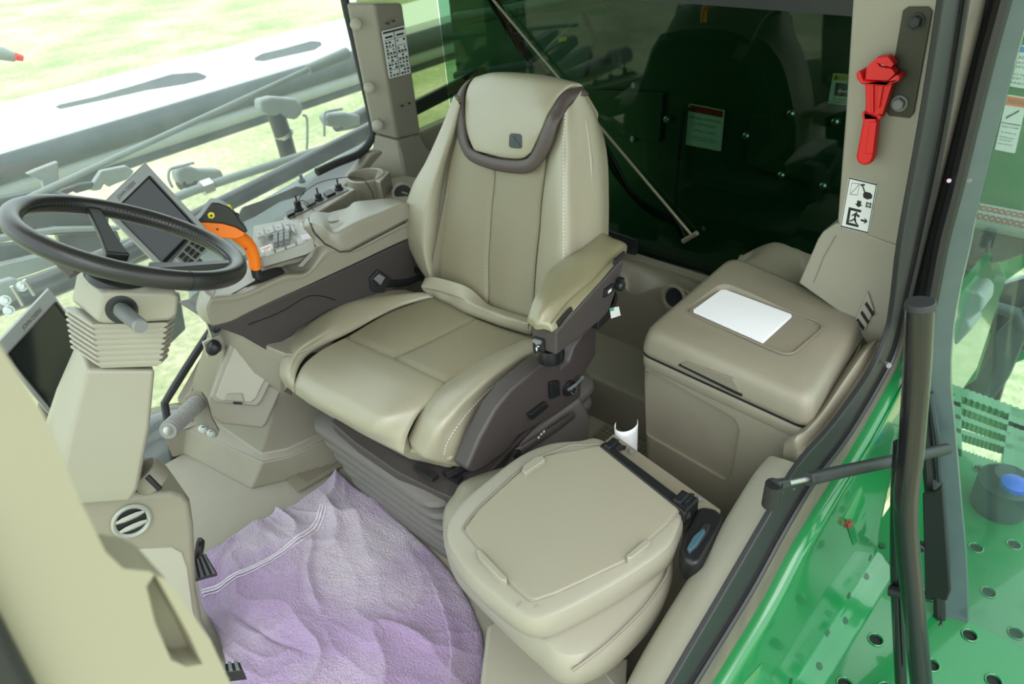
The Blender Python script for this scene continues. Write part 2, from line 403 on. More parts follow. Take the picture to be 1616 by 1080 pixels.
# right wall below the glass and the rear wall below the rear window
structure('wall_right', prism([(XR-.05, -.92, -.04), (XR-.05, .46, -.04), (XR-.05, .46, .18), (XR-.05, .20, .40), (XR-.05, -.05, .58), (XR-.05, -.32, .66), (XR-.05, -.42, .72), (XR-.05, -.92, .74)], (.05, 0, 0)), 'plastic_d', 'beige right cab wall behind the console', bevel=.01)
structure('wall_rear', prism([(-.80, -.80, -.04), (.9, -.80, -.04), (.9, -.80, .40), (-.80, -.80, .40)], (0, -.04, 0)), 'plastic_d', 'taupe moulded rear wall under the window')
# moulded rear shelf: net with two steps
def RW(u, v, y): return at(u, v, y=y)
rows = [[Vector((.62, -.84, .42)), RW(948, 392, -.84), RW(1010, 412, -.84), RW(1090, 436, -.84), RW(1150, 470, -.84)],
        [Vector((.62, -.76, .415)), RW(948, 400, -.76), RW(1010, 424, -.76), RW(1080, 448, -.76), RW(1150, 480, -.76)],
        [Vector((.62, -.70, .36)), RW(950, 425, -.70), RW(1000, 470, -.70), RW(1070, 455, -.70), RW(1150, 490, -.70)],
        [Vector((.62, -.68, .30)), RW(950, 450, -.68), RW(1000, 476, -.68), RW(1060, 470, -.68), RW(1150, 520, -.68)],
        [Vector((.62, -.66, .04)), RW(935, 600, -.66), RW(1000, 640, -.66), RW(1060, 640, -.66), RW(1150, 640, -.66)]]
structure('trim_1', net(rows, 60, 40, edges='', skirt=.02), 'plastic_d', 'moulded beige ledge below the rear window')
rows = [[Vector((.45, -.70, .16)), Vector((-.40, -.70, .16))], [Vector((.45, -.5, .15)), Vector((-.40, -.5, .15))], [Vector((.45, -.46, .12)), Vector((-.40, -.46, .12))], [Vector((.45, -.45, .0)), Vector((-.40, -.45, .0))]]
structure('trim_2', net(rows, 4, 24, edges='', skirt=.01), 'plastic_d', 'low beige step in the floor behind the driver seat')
# round speaker at rear ledge
sp = thing('speaker', 'round beige speaker grille in the moulded ledge behind the storage box', 'speaker', at(1064, 470, y=-.67))
bm = lathe(at(1064, 470, y=-.672), (0, 1, .25), [(.040, -.002), (.044, .006), (.034, .008), (.030, .002)], 36); obj('speaker_ring', bm, 'trim_dusty', sp)
obj('speaker_cone', lathe(at(1064, 470, y=-.671), (0, 1, .25), [(.030, .0), (.028, .004), (.012, .001)], 30), 'slot', sp)
# rubber mat grooves on the rear floor
rm = thing('rubber_floor_mat', 'ribbed dark beige rubber mat on the floor between the seat base and the storage box', 'mat', (-.3, -.35, .0))
obj('mat_sheet', box((-.29, -.26, .005), (.36, .36, .012)), 'trim_dusty', rm, bevel=.002)
bm = NB()
for i in range(20):
    for j in range(20): box((-.45+i*.017, -.42+j*.017, .0135), (.010, .010, .005), bm=bm)
stuff(obj('rubber_stud', bm, 'plastic_d', rm, smooth=False))

# ---- glass
plan = smoothpath([(XR, -.48, 0), (XR, .0, 0), (XR, .45, 0), (.86, .80, 0), (.62, 1.10, 0), (.1, 1.24, 0), (-.45, 1.20, 0), (-.80, 1.04, 0)], 8)
zb = lambda p: (-.05 if p.y > .5 else max(-.05, min(.72, .58-(p.y+.05)*.72)))
bm = NB()
lo = [bm.verts.new((p.x, p.y, zb(p))) for p in plan]; hi = [bm.verts.new((p.x, p.y, 1.95)) for p in plan]
for i in range(len(plan)-1): bm.faces.new((lo[i], lo[i+1], hi[i+1], hi[i]))
w1 = structure('window_1', bm, 'win', 'large dusty curved windscreen with a washed-out haze', solid=.0)
w2 = structure('window_2', box((XR, -.68, 1.33), (.005, .34, 1.25)), 'winr', 'narrow tinted right rear side glass', smooth=False)
w3 = structure('window_3', prism([(XR, -.86, .34), (-.80, -.86, .34), (-.80, -.86, 1.93), (XR, -.86, 1.93)], (0, .006, 0)), 'rearglass', 'dark green rear window', smooth=False)
obj('seal', tube([Vector((XR-.02, -.85, .40)), at(950, 392, y=-.845), at(1010, 410, y=-.845), at(1100, 434, y=-.845), Vector((-.5, -.845, .37))], .014, 8), 'rubber', w3)
obj('header_seal', prism([at(905, -8, y=-.85), at(1345, 26, y=-.85), at(1345, -60, y=-.85), at(905, -70, y=-.85)], (0, -.03, 0)), 'black', w3)
structure('trim_3', tube([p+Vector((0, 0, zb(p))) for p in plan[8:30]], .013, 8), 'rubber', 'black rubber glass seal along the lower right side')
seal = smoothpath([at(u, v, x=XR-.01) for u, v in [(536, -60), (544, 0), (560, 70), (574, 130), (585, 180), (588, 205), (583, 225), (566, 243), (530, 258), (500, 272)]], 5)
structure('trim_4', tube(seal, .014, 10), 'rubber', 'black glass seal beside the right rear pillar')
hb = thing('hinge_bracket', 'black hinge bracket with bolts on the rear window frame behind the armrest', 'bracket', at(980, 380, y=-.80))
f = bil([at(946, 390, y=-.80), at(1007, 402, y=-.80), at(1008, 378, y=-.80), at(948, 358, y=-.80)])
obj('bracket_plate', rrect(f, 0, 0, 1, 1, 0, NB(), .008, .08), 'black', hb, bevel=.002)
bolt(f(.75, .45, .008), f.n, .008, 'black', hb); bolt(f(.1, .6, .008), f.n, .009, 'black', hb)
obj('spacer', lathe(f(.42, .5, .006), f.n, [(.014, 0), (.014, .012), (.007, .014), (.007, .03)], 16), 'rubber', hb)

# ---- right rear pillar
def PR(u, v, x): return at(u, v, x=x)
pb = [PR(588, 210, .90), PR(627, 221, .84), PR(664, 212, .86)]
pt = [PR(541, -20, .90), PR(586, -22, .84), PR(631, -20, .86)]
up = [(a-b)*.9 for a, b in zip(pt, pb)]
bq = pb+[pb[2]+Vector((.05, -.02, 0)), pb[0]+Vector((.03, -.03, 0))]; tq = [p+u_ for p, u_ in zip(pb, up)]; tq = tq+[tq[2]+Vector((.05, -.02, 0)), tq[0]+Vector((.03, -.03, 0))]
pil = structure('trim_5', loft([bq, tq]), 'plastic', 'beige right rear cab pillar', bevel=.010)
low = [PR(578, 268, .88), PR(640, 278, .82), PR(690, 250, .84)]
fl = [PR(591, 212, .905), PR(627, 222, .835), PR(664, 213, .855)]
fm = [PR(588, 240, .905), PR(634, 245, .83), PR(672, 232, .85)]
R3 = lambda q: q+[q[2]+Vector((.06, -.03, 0)), q[0]+Vector((.03, -.03, 0))]
structure('trim_6', loft([R3([p+Vector((0, 0, -.18)) for p in low]), R3(low), R3(fm), R3(fl)]), 'plastic', 'flared foot of the right rear pillar', bevel=.008)
for (u, v) in ((562, 39), (583, 139), (596, 198)):
    c = PR(u, v, .865); n = Vector((-.9, .55, .25)).normalized()
    o = obj('screw_cap', lathe(c, n, [(.017, -.006), (.019, 0), (.018, .008), (.012, .012)], 24), 'plastic_l', pil)
# pictogram decal
q = [PR(612, 124, .835), PR(646, 115, .842), PR(636, 40, .842), PR(600, 49, .835)]
f0 = bil(q); off = f0.n*.006; f = bil([p+off for p in q])
dc = obj('instruction_decal', rrect(f, 0, 0, 1, 1, 0, NB(), .001, .05, .5), 'decal', pil); dc['label'] = 'white decal with a grid of black pictograms'
bm = NB()
rnd = random.Random(3)
rrect(f, .04, .93, .96, .97, .0011, bm)
for cx_ in (.04, .54):
    rrect(f, cx_+.05, .83, cx_+.38, .87, .0011, bm)
    for r_ in range(5):
        y0 = .64-r_*.155
        rrect(f, cx_, y0+.145, cx_+.42, y0+.155, .0011, bm)
        for c_ in range(3):
            for w_ in range(2):
                if rnd.random() < .75: rrect(f, cx_+.03+c_*.14, y0+.01+w_*.068, cx_+.03+c_*.14+.05+.06*rnd.random(), y0+.05+w_*.068, .0011, bm)
rrect(f, .485, .03, .515, .93, .0011, bm)
obj('pictograms', bm, 'ink', dc, smooth=False)
stp = NB(); 
for (a, b) in ((612, 37), (621, 33), (635, 167), (646, 163)): box(at(a, b, x=.832), (.008, .008, .006), bm=stp)
obj('moulded_marks', stp, 'brown', pil)

# ---- cup holder and switch bar on the right side ledge
ch = thing('cup_holder', 'round beige moulded cup holder at the foot of the right rear pillar', 'cup holder', at(580, 300, x=.80))
cc = at(577, 277, x=.80)
bm = NB()
prof = [(.050, -.16), (.064, -.05), (.067, 0), (.060, .004), (.056, 0), (.050, -.10), (.046, -.13)]
obj('cup', lathe(cc, (0, 0, 1), prof, 40, bm), 'plastic', ch)
tp = [at(u, v, z=cc.z+.001) for u, v in [(598, 264), (616, 271), (600, 288), (590, 284)]]
obj('rim_wing', prism(tp, (0, 0, -.15)), 'plastic', ch, bevel=.004)
vp = thing('side_air_vent', 'beige ledge with a round swivelling air vent between the cup holder and the seat back', 'air vent', at(630, 310, x=.74))
obj('ledge', prism([at(u, v, z=.635) for u, v in [(602, 292), (612, 279), (640, 274), (672, 280), (680, 330), (600, 322)]], (0, 0, -.20)), 'plastic', vp, bevel=.02)
c = at(636, 305, z=.64)
nn = Vector((-.5, .45, .75)).normalized()
obj('vent_ring', lathe(c, nn, [(.040, -.02), (.038, .004), (.028, .006), (.025, -.01)], 32), 'plastic_d', vp)
obj('vent_core', lathe(c+nn*.002, nn, [(.026, -.01), (.024, .004), (.010, .0045)], 24), 'slot', vp)
bm = NB(); a_, b_, _ = frame(nn); box(c+nn*.006, (.05, .006, .004), bm=bm); obj('vent_blade', bm, 'plastic_d', vp)

sb = thing('switch_bar', 'beige side ledge carrying rocker switches and round sockets below the right window', 'switch panel', at(500, 330, x=.76))
zt = .70
tq = [at(u, v, z=zt) for u, v in [(446, 343), (536, 290), (562, 298), (462, 360)]]
obj('panel_body', loft([[p+Vector((0, 0, -.14)) for p in tq], tq]), 'plastic', sb, bevel=.006)
f = bil([at(453, 348, z=zt+.001), at(551, 300, z=zt+.001), at(537, 292, z=zt+.001), at(450, 339, z=zt+.001)])
obj('switch_plate', rrect(f, 0, 0, 1, 1, 0, NB(), .002, .02, 3), 'grey', sb)
for s0, s1, m_ in ((.02, .14, 'black'), (.33, .47, 'brown'), (.66, .80, 'black')):
    obj('rocker_switch', rrect(f, s0, .18, s1, .85, .002, NB(), .008), m_, sb, bevel=.001)
for s_, h_ in ((.21, .03), (.55, .02), (.90, .018)):
    bm = lathe(f(s_, .5, .002), f.n, [(.014, 0), (.014, .006), (.010, .008), (.010, h_), (.006, h_+.002)], 20); tube([f(s_, .5, h_), f(s_, .5, h_+.022)], .0025, 6, bm)
    obj('round_socket', bm, 'black', sb)
wr = thing('antenna_wire', 'thin black wire arching over the rocker switches to the cup holder', 'cable', at(466, 352, z=.70))
wp = smoothpath([at(467, 365, x=.68), at(465, 335, x=.70), at(476, 308, x=.74), at(505, 288, x=.78), at(545, 280, x=.80), at(572, 283, x=.76), at(585, 300, x=.72), at(592, 318, x=.70)], 6)
obj('wire', tube(wp, .0013, 6), 'slot', wr)
obj('wire', tube(smoothpath([at(468, 320, x=.72), at(480, 317, x=.71), at(496, 333, x=.68)], 6), .0012, 6), 'slot', wr)
# ------------------------------------------------------------------ driver seat
def V(u, v, z): return at(u, v, z=z)
NBK = Vector((0, 1, .27)).normalized(); PBK = Vector((0, -.16, .5))
def B(u, v, off=0.): return on(u, v, PBK+NBK*off, NBK)
seat = thing('driver_seat', 'large cream leather driver seat with a dark brown headrest band, facing the steering wheel', 'seat', (.10, 0, 0))

# cushion panels
rows = [[V(687, 466, .505), V(720, 483, .505), V(752, 500, .505)], [V(615, 490, .505), V(650, 511, .508), V(690, 531, .505)], [V(545, 530, .50), V(584, 547, .505), V(620, 563, .50)]]
obj('perforated_insert', net(rows, 24, 24, .007, .02), 'perf', seat)
rows = [[V(752, 500, .505), V(796, 516, .505), V(840, 530, .505)], [V(690, 531, .505), V(732, 549, .508), V(772, 566, .505)], [V(620, 563, .50), V(662, 583, .505), V(703, 602, .50)]]
obj('perforated_insert', net(rows, 24, 24, .007, .02), 'perf', seat)
rows = [[V(545, 530, .50), V(584, 547, .505), V(622, 563, .505), V(662, 582, .505), V(702, 602, .50)],
        [V(508, 549, .508), V(550, 571, .515), V(598, 593, .518), V(640, 612, .515), V(686, 622, .505)],
        [V(478, 573, .50), V(520, 600, .51), V(565, 628, .512), V(610, 652, .508), V(662, 652, .49)],
        [V(463, 602, .47), V(503, 632, .475), V(545, 657, .475), V(590, 681, .47), V(642, 690, .45)],
        [V(463, 623, .43), V(500, 647, .43), V(542, 670, .43), V(585, 695, .42), V(634, 718, .41)]]
obj('thigh_panel', net(rows, 44, 40, .006, .014), 'leather', seat)
def dn(p, x, y, z): return p+Vector((x, y, z))
rb = [((687, 467), (662, 461), (642, 457)), ((640, 478), (603, 466), (580, 463)), ((598, 497), (540, 483), (507, 496)), ((545, 530), (506, 524), (471, 526)),
      ((486, 563), (466, 555), (449, 552)), ((465, 604), (452, 594), (441, 588)), ((464, 623), (457, 617), (450, 612))]
rows = []
for k, (a, b, c) in enumerate(rb):
    zi = [.505, .505, .505, .50, .495, .47, .43][k]; zc = zi+[.0, .012, .03, .035, .028, .012, .0][k]
    o = V(*c, zc-.014); f = k/6; dr = 1-.75*f**2
    rows.append([V(*a, zi), V(*a, zi).lerp(V(*b, zc), .5)+Vector((0, 0, .008*(1-f))), V(*b, zc), o, dn(o, .004*(1-f)-.008*f, -.006*f, -.03*dr), dn(o, -.02, -.012*f, -.055*dr)])
obj('right_bolster', net(rows, 40, 60, .007, .016, skirt=.006, edges='ltb'), 'leather', seat)
lb = [[(834, 530, .50), (846, 535, .53), (855, 545, .53), (850, 560, .50), (856, 580, .45)],
      [(761, 564, .50), (785, 568, .528), (800, 575, .532), (794, 597, .50), (812, 618, .43)],
      [(702, 602, .50), (722, 610, .525), (745, 618, .528), (754, 634, .49), (782, 668, .40)],
      [(677, 627, .50), (692, 638, .513), (712, 652, .512), (721, 674, .47), (758, 708, .38)],
      [(659, 652, .47), (668, 665, .485), (688, 683, .48), (703, 706, .43), (738, 730, .365)],
      [(641, 690, .42), (648, 708, .415), (668, 726, .40), (702, 735, .37), (724, 739, .35)]]
rows = [[V(*p) for p in r] for r in lb]
obj('left_bolster', net(rows, 40, 60, .006, .014, edges='ltb'), 'leather', seat)
st = smoothpath([dn(V(*r[3]), 0, 0, 0) for r in lb], 6)
n0 = Vector((-.75, .2, .6)).normalized()
obj('stitching', dashes([p+n0*.0015 for p in st[:-3]], .0008), 'decal', seat)['kind'] = 'stuff'
plab(seat.children[-1], 'pale stitching along the cushion edge')
rows = [[V(664, 452, .545), V(720, 468, .545), V(770, 489, .545), V(838, 512, .545)], [V(664, 455, .535), V(700, 462, .535), V(757, 490, .535), V(836, 517, .535)],
        [V(672, 462, .515), V(700, 473, .515), V(752, 498, .515), V(836, 525, .515)], [V(676, 467, .49), V(700, 479, .49), V(752, 504, .49), V(836, 532, .49)]]
obj('rear_roll', net(rows, 40, 16, .006, .012, disp=lambda s, t: .0025*math.sin(s*23+1.3)*math.sin(PI*t)), 'leather', seat)
# cushion core
prof = [V(500, 500, .47), V(455, 556, .45), V(462, 612, .42), V(545, 660, .40), V(640, 708, .40), V(715, 725, .40), V(760, 660, .42), V(855, 560, .45), Vector((-.10, -.24, .44)), Vector((.34, -.24, .44))]
obj('cushion_core', prism(prof, (0, 0, -.06), scale=.93), 'leather', seat, bevel=.015)

# backrest
rL = [(717, 157, 696, 172), (690, 215, 0, 0)]
# columns: back edge, silhouette, crest, seam (image-left bolster)
lr = [((717, 150), (722, 160), (728, 168)), ((697, 200), (707, 206), (719, 214)), ((672, 255), (688, 262), (706, 262)), ((650, 295), (672, 305), (698, 315)), ((636, 345), (662, 355), (694, 362)),
      ((643, 385), (664, 395), (689, 408)), ((665, 428), (676, 434), (690, 440)), ((688, 456), (690, 458), (693, 462))]
rows = []
for k, (a, b, c) in enumerate(lr):
    bul = [.01, .02, .035, .045, .05, .045, .03, .01][k]
    s = B(*a, bul*.3)
    rows.append([s-NBK*.10+Vector((-.02, 0, 0)), s-NBK*.05+Vector((.004, 0, 0)), s, B(*b, bul), B((b[0]+c[0])/2, (b[1]+c[1])/2, bul*.75), B(*c, 0)])
obj('backrest_right_bolster', net(rows, 40, 60, .008, .02, edges='rb'), 'leather', seat)
cl = [(719, 214), (706, 262), (697, 315), (694, 362), (689, 408), (693, 462)]
cm_ = [(779, 268), (778, 292), (774, 330), (772, 362), (769, 410), (769, 486)]
cr_ = [(861, 235), (859, 265), (852, 320), (849, 362), (843, 420), (838, 512)]
def mid(a, b, k=.5): return (a[0]*(1-k)+b[0]*k, a[1]*(1-k)+b[1]*k)
rows = [[B(*a), B(*mid(a, b), .008), B(*b)] for a, b in zip(cl, cm_)]
obj('backrest_insert', net(rows, 30, 60, .006, .016), 'perf', seat)
rows = [[B(*a), B(*mid(a, b), .008), B(*b)] for a, b in zip(cm_, cr_)]
obj('backrest_insert', net(rows, 30, 60, .006, .016), 'perf', seat)
rr = [((863, 215), (878, 205), (892, 178), (905, 162), (920, 142)), ((861, 235), (872, 232), (889, 228), (910, 212), (936, 180)), ((859, 265), (870, 265), (889, 265), (915, 258), (944, 240)), ((852, 320), (866, 322), (889, 325), (918, 322), (947, 310)),
      ((849, 362), (864, 364), (889, 367), (918, 366), (947, 362)), ((843, 420), (860, 418), (889, 415), (915, 412), (945, 400)), ((838, 512), (850, 505), (880, 480), (905, 465), (935, 450))]
rows = []
for k, r in enumerate(rr):
    q = [.02, .03, .04, .05, .05, .045, .03][k]; e = B(*r[4], -.06 if k else -.045)
    rows.append([B(*r[0], 0), B(*r[1], q*.7), B(*r[2], q), B(*r[3], q*.2-.01), e, e-NBK*.05+Vector(((.05, 0, -.06), (.02, 0, -.03), (.01, 0, -.01))[k] if k < 3 else (.01, 0, 0))])
obj('backrest_left_bolster', net(rows, 44, 60, .008, .02, edges='lb'), 'leather', seat)
st = smoothpath([B(r[2][0], r[2][1], [.02, .03, .04, .05, .05, .045, .03][k]+.0012) for k, r in enumerate(rr[:6])], 8)
stuff(plab(obj('stitching', dashes(st, .0009), 'decal', seat), 'pale stitching down the backrest edge'))
# head panel and band (strip between two contours)
bo = [(920, 133), (901, 150), (886, 172), (876, 200), (868, 231), (850, 262), (828, 275), (784, 271), (744, 257), (727, 237), (718, 200), (716, 160), (728, 136), (742, 124)]
bo[0] = (931, 147); bo[1] = (903, 163); bo[2] = (889, 180); bo[3] = (880, 196)
bi = [(919, 134), (891, 143), (869, 172), (862, 187), (855, 203), (838, 240), (823, 251), (787, 249), (752, 239), (738, 224), (732, 187), (731, 155), (737, 135), (748, 122)]
boff = [-.05, .0, .03, .045, .045, .035, .03, .025, .02, .015, .005, -.005, -.02, -.035]
rows = [[B(*a, h-.002), B(*mid(a, b), h+.003), B(*b, h-.001)] for a, b, h in zip(bo, bi, boff)]
plab(obj('headrest_band', net(rows, 12, 120, .004, .006, skirt=.006), 'brownleather', seat), 'dark brown leather band around the headrest')
st = smoothpath([B(*mid(a, b, .86), h+.004) for a, b, h in zip(bo, bi, boff)][1:-1], 6)
hp = [[(748, 122), (784, 114), (851, 118), (905, 129), (919, 134)],
      [(735, 142), (780, 130), (845, 130), (884, 138), (891, 144)],
      [(732, 178), (775, 170), (825, 168), (856, 170), (869, 172)],
      [(735, 208), (770, 205), (810, 203), (842, 203), (855, 203)],
      [(744, 232), (766, 237), (800, 240), (826, 240), (842, 233)],
      [(752, 239), (770, 244), (794, 250), (823, 251), (838, 241)]]
ho = [[-.035, -.03, -.03, -.04, -.05], [-.012, .005, .01, .0, -.004], [0, .02, .03, .035, .03], [.008, .026, .036, .042, .042], [.015, .028, .033, .036, .035], [.018, .024, .028, .03, .032]]
rows = [[B(*p, h) for p, h in zip(a, b)] for a, b in zip(hp, ho)]
ez = (0, 0, 0, .012, .045); ex = (0, 0, 0, .004, .03)
top = [p-NBK*.05-Vector((-ex[i], 0, .012+ez[i])) for i, p in enumerate(rows[0])]; top2 = [p-NBK*.10-Vector((-ex[i]*1.5, 0, .05+ez[i]*1.6)) for i, p in enumerate(rows[0])]
rows = [top2, top]+rows
obj('headrest_panel', net(rows, 40, 60, .004, .01, edges='lrb'), 'leather', seat)
# rear shell and core of the backrest
co = [(740, 135), (716, 165), (692, 215), (670, 258), (648, 305), (642, 350), (650, 390), (672, 430), (695, 460), (770, 490), (840, 512), (900, 470), (938, 430), (942, 350), (940, 250), (932, 185), (920, 150), (880, 130), (800, 122)]
obj('backrest_core', prism([B(u+(800-u)*.04, v+(300-v)*.05, -.03) for u, v in co], -NBK*.07, scale=.90), 'leather', seat, bevel=.01)
ou = [(745, 138), (722, 170), (700, 220), (680, 265), (660, 310), (655, 350), (662, 390), (684, 428), (705, 455), (770, 480), (835, 500), (890, 460), (925, 425), (930, 350), (928, 250), (920, 185), (908, 155), (870, 137), (800, 130)]
plab(obj('back_shell', prism([B(u+(800-u)*.12, v+(320-v)*.12, -.10) for u, v in ou], -NBK*.035, scale=.9), 'brown', seat, bevel=.012), 'brown plastic shell on the back')
# emblem
f = bil([B(804, 233, .037), B(824, 235, .037), B(825, 212, .037), B(805, 210, .037)])
em = obj('emblem', rrect(f, 0, 0, 1, 1, .0, NB(), .003, .22), mat('slate_emblem', (50, 58, 58), .45), seat, bevel=.0006)
deer = [(.18, .30), (.36, .42), (.42, .52), (.36, .62), (.30, .80), (.40, .74), (.46, .80), (.44, .66), (.52, .60), (.66, .44), (.84, .34), (.88, .22), (.78, .30), (.62, .32), (.50, .30), (.36, .26)]
obj('leaping_deer', prism([f(a, b, .003) for a, b in deer], f.n*.0012), mat('emblem_relief', (40, 52, 54), .4), em)

# left armrest
arm = [[V(869, 424, .735), V(892, 408, .74), V(919, 393, .75), V(944, 371, .765), V(962, 375, .765)],
       ]
prow = [ # across the pad: inner edge, crest, outer piping ; from front to rear
 [(833, 512, .70), (846, 520, .70), (867, 522, .70)], [(833, 500, .715), (848, 508, .72), (869, 510, .715)], [(842, 473, .735), (862, 484, .742), (892, 481, .728)],
 [(855, 445, .74), (880, 455, .75), (912, 462, .735)], [(869, 424, .742), (895, 430, .755), (933, 445, .742)], [(892, 408, .745), (920, 415, .76), (951, 425, .75)],
 [(919, 393, .75), (945, 397, .768), (970, 405, .758)], [(944, 371, .76), (965, 378, .768), (988, 388, .765)], [(950, 371, .745), (967, 376, .75), (985, 385, .752)]]
rows = []
XH = V(878, 519, .695).x
sb_px = [(868, 525), (877, 521), (893, 505), (912, 483), (934, 459), (951, 440), (968, 420), (985, 405), (984, 403)]
for r, sq in zip(prow, sb_px):
    a, b, c = [V(*p) for p in r]; rows.append([a+Vector((.0, 0, -.035)), a, a.lerp(b, .5)+Vector((0, 0, .004)), b, b.lerp(c, .6)+Vector((0, 0, .003)), c, c.lerp(at(*sq, x=XH-.004), .5)+Vector((-.003, 0, 0)), at(*sq, x=XH-.004), at(*sq, x=XH-.004)+Vector((.012, 0, -.006))])
obj('armrest_pad', net(rows, 50, 60, .0, .02, skirt=.0, edges=''), 'armleather', seat)
st = smoothpath([rows[k][5]+Vector((-.0005, 0, -.0005)) for k in range(1, 8)], 8)
obj('armrest_piping', tube(st, .0022, 6), mat('piping_leather', (118, 110, 84), .45), seat)
st = [p+Vector((-.0042, 0, -.006)) for p in st]
stuff(obj('stitching', dashes(st, .0008), 'decal', seat))
XH = V(878, 519, .695).x
def AH(u, v): return at(u, v, x=XH)
side = [AH(878, 524), AH(984, 408), AH(984, 418), AH(976, 450), AH(970, 480), AH(950, 505), AH(900, 545), AH(878, 562)]
bm = prism(side, Vector((.075, .0, -.004)))
hs = obj('armrest_housing', bm, 'brown', seat, bevel=.006)
# front rocker switch on housing
yH = side[0].y
def FH(u, v, e=.0): return on(u, v, side[0]+Vector((0, e, 0)), Vector((0, 1, 0)))
f = bil([FH(844, 555, .002), FH(862, 561, .002), FH(860, 535, .002), FH(842, 530, .002)])
sw = obj('rocker_switch', rrect(f, 0, 0, 1, 1, 0, NB(), .006, .12), 'black', seat, bevel=.001)
bm = rrect(f, .3, .12, .7, .2, .0062, NB(), .0006); rrect(f, .3, .12, .42, .42, .0062, bm, .0006); rrect(f, .42, .48, .6, .55, .0062, bm, .0006); rrect(f, .3, .62, .42, .7, .0062, bm, .0006)
obj('seat_symbol', bm, 'decal', sw)
obj('rocker_cap', rrect(f, .15, .72, .85, .95, .004, NB(), .007, .1), 'grey', sw, bevel=.001)
for (q, nm) in (([(878, 516), (901, 489), (899, 483), (877, 508)], 'latch'), ([(966, 418), (984, 402), (983, 395), (966, 410)], 'latch')):
    obj(nm, prism([AH(*p)+Vector((-.001, 0, 0)) for p in q], (-.006, 0, 0)), 'black', seat, bevel=.0015)
f = bil([AH(951, 470), AH(966, 458), AH(967, 446), AH(953, 456)])
s2 = obj('toggle_switch', rrect(f, 0, 0, 1, 1, 0, NB(), .006, .1), 'black', seat, bevel=.001)
obj('seat_symbol', rrect(f, .3, .3, .65, .65, .0062, NB(), .0006), 'decal', s2)
kb = AH(973, 449); bm = lathe(kb, (-1, 0, 0), [(.011, 0), (.013, .008), (.013, .016), (.009, .02)], 10); box(kb+Vector((-.012, 0, .012)), (.014, .012, .018), bm=bm)
obj('adjuster_knob', bm, 'black', seat, bevel=.001)
obj('belt_strap', prism([AH(972, 455), AH(976, 470), AH(966, 500), AH(944, 522), AH(944, 508), AH(960, 490)], (.03, 0, 0)), 'black', seat, bevel=.002)
f = bil([AH(962, 502)+Vector((-.004, 0, 0)), AH(977, 497)+Vector((-.004, 0, 0)), AH(974, 483)+Vector((-.004, 0, 0)), AH(960, 486)+Vector((-.004, 0, 0))])
tg = obj('care_tag', rrect(f, 0, 0, 1, 1, 0, NB(), .0008), 'decal', seat)
obj('green_stripe', rrect(f, .0, .72, .4, 1.0, .001, NB(), .0006), mat('green_tag_print', (60, 160, 110), .6), tg)
# ball mount below armrest, side cover
bm = lathe(AH(876, 574)+Vector((.040, -.030, -.020)), (0, 0, 1), [(.020, -.01), (.032, 0), (.034, .016), (.032, .035)], 24)
obj('armrest_pivot', bm, 'blackgloss', seat)
XS = -.245
def SS(u, v, x=XS): return at(u, v, x=x)
sc = [(736, 742), (757, 692), (782, 646), (806, 616), (850, 578), (870, 568), (885, 580), (898, 570), (905, 548), (925, 520), (943, 508), (942, 560), (924, 590), (919, 609), (918, 628), (880, 655), (818, 690), (801, 714), (765, 740), (748, 748)]
obj('side_cover', prism([SS(*p) for p in sc], (.05, 0, 0)), 'brown', seat, bevel=.010, seg=4)
def ss(u, v, o=0.): return at(u, v, x=XS-o)
for q in ([(864, 602), (878, 599), (879, 622), (865, 628)], [(830, 652), (857, 632), (861, 640), (835, 661)]):
    s = obj('rocker_switch', prism([ss(*p) for p in q], (-.012, 0, 0)), 'black', seat, bevel=.003)
c = sum((ss(*p) for p in [(864, 602), (878, 599), (879, 622), (865, 628)]), Vector())/4
kc = ss(896, 612)
kn = obj('rotary_knob', lathe(kc, (-1, 0, 0), [(.021, 0), (.021, .006), (.016, .009), (.015, .018), (.012, .02)], 28), 'black', seat)
bm = NB()
for a in range(8):
    d_ = Vector((0, math.cos(a*PI/4), math.sin(a*PI/4))); box(kc+Vector((-.020, 0, 0))+d_*.010, (.002, .003, .003), bm=bm)
obj('knob_mark', bm, 'grey', kn)
obj('release_lever', tube(smoothpath([ss(896, 616, .02), ss(910, 606, .025), ss(919, 596, .02)], 4), [.004]*8+[.006], 8), 'shirt', seat)
# lower frame: long rail with lever, dark undertray
fr = [(765, 752), (800, 718), (918, 628), (934, 660), (930, 700), (835, 752), (800, 790), (768, 790)]
obj('suspension_frame', prism([at(u, v, x=-.225) for u, v in fr], (.05, 0, 0)), 'bellows', seat, bevel=.012)
lev = smoothpath([at(815, 716, x=-.26), at(828, 708, x=-.265), at(850, 693, x=-.265), at(878, 675, x=-.26), at(905, 655, x=-.25)], 5)
lv = obj('height_lever', tube(lev, [.016]*4+[.013]*(len(lev)-8)+[.012]*4, 12, sy=.5, hint=(0, 0, 1)), 'brown', seat)
obj('lever_pivot', lathe(at(815, 716, x=-.268), (-1, 0, 0), [(.012, 0), (.012, .004), (.008, .006)], 16), 'black', lv)
f = bil([at(849, 694, x=-.274), at(866, 686, x=-.274), at(862, 676, x=-.274), at(846, 684, x=-.274)])
bm = NB(); [lathe(f(a, b), f.n, [(.0035, 0), (.0035, .0005)], 12, bm) for a, b in ((.1, .25), (.4, .55), (.7, .7))]
obj('lever_symbol', bm, 'decal', lv)
ut = [V(520, 665, .37), V(560, 700, .355), V(625, 745, .345), V(690, 775, .34), V(745, 800, .32), V(760, 760, .34), Vector((-.2, -.1, .35)), Vector((.33, -.1, .36))]
obj('undertray', prism(ut, (0, 0, -.035), scale=.98), 'brown', seat, bevel=.006)
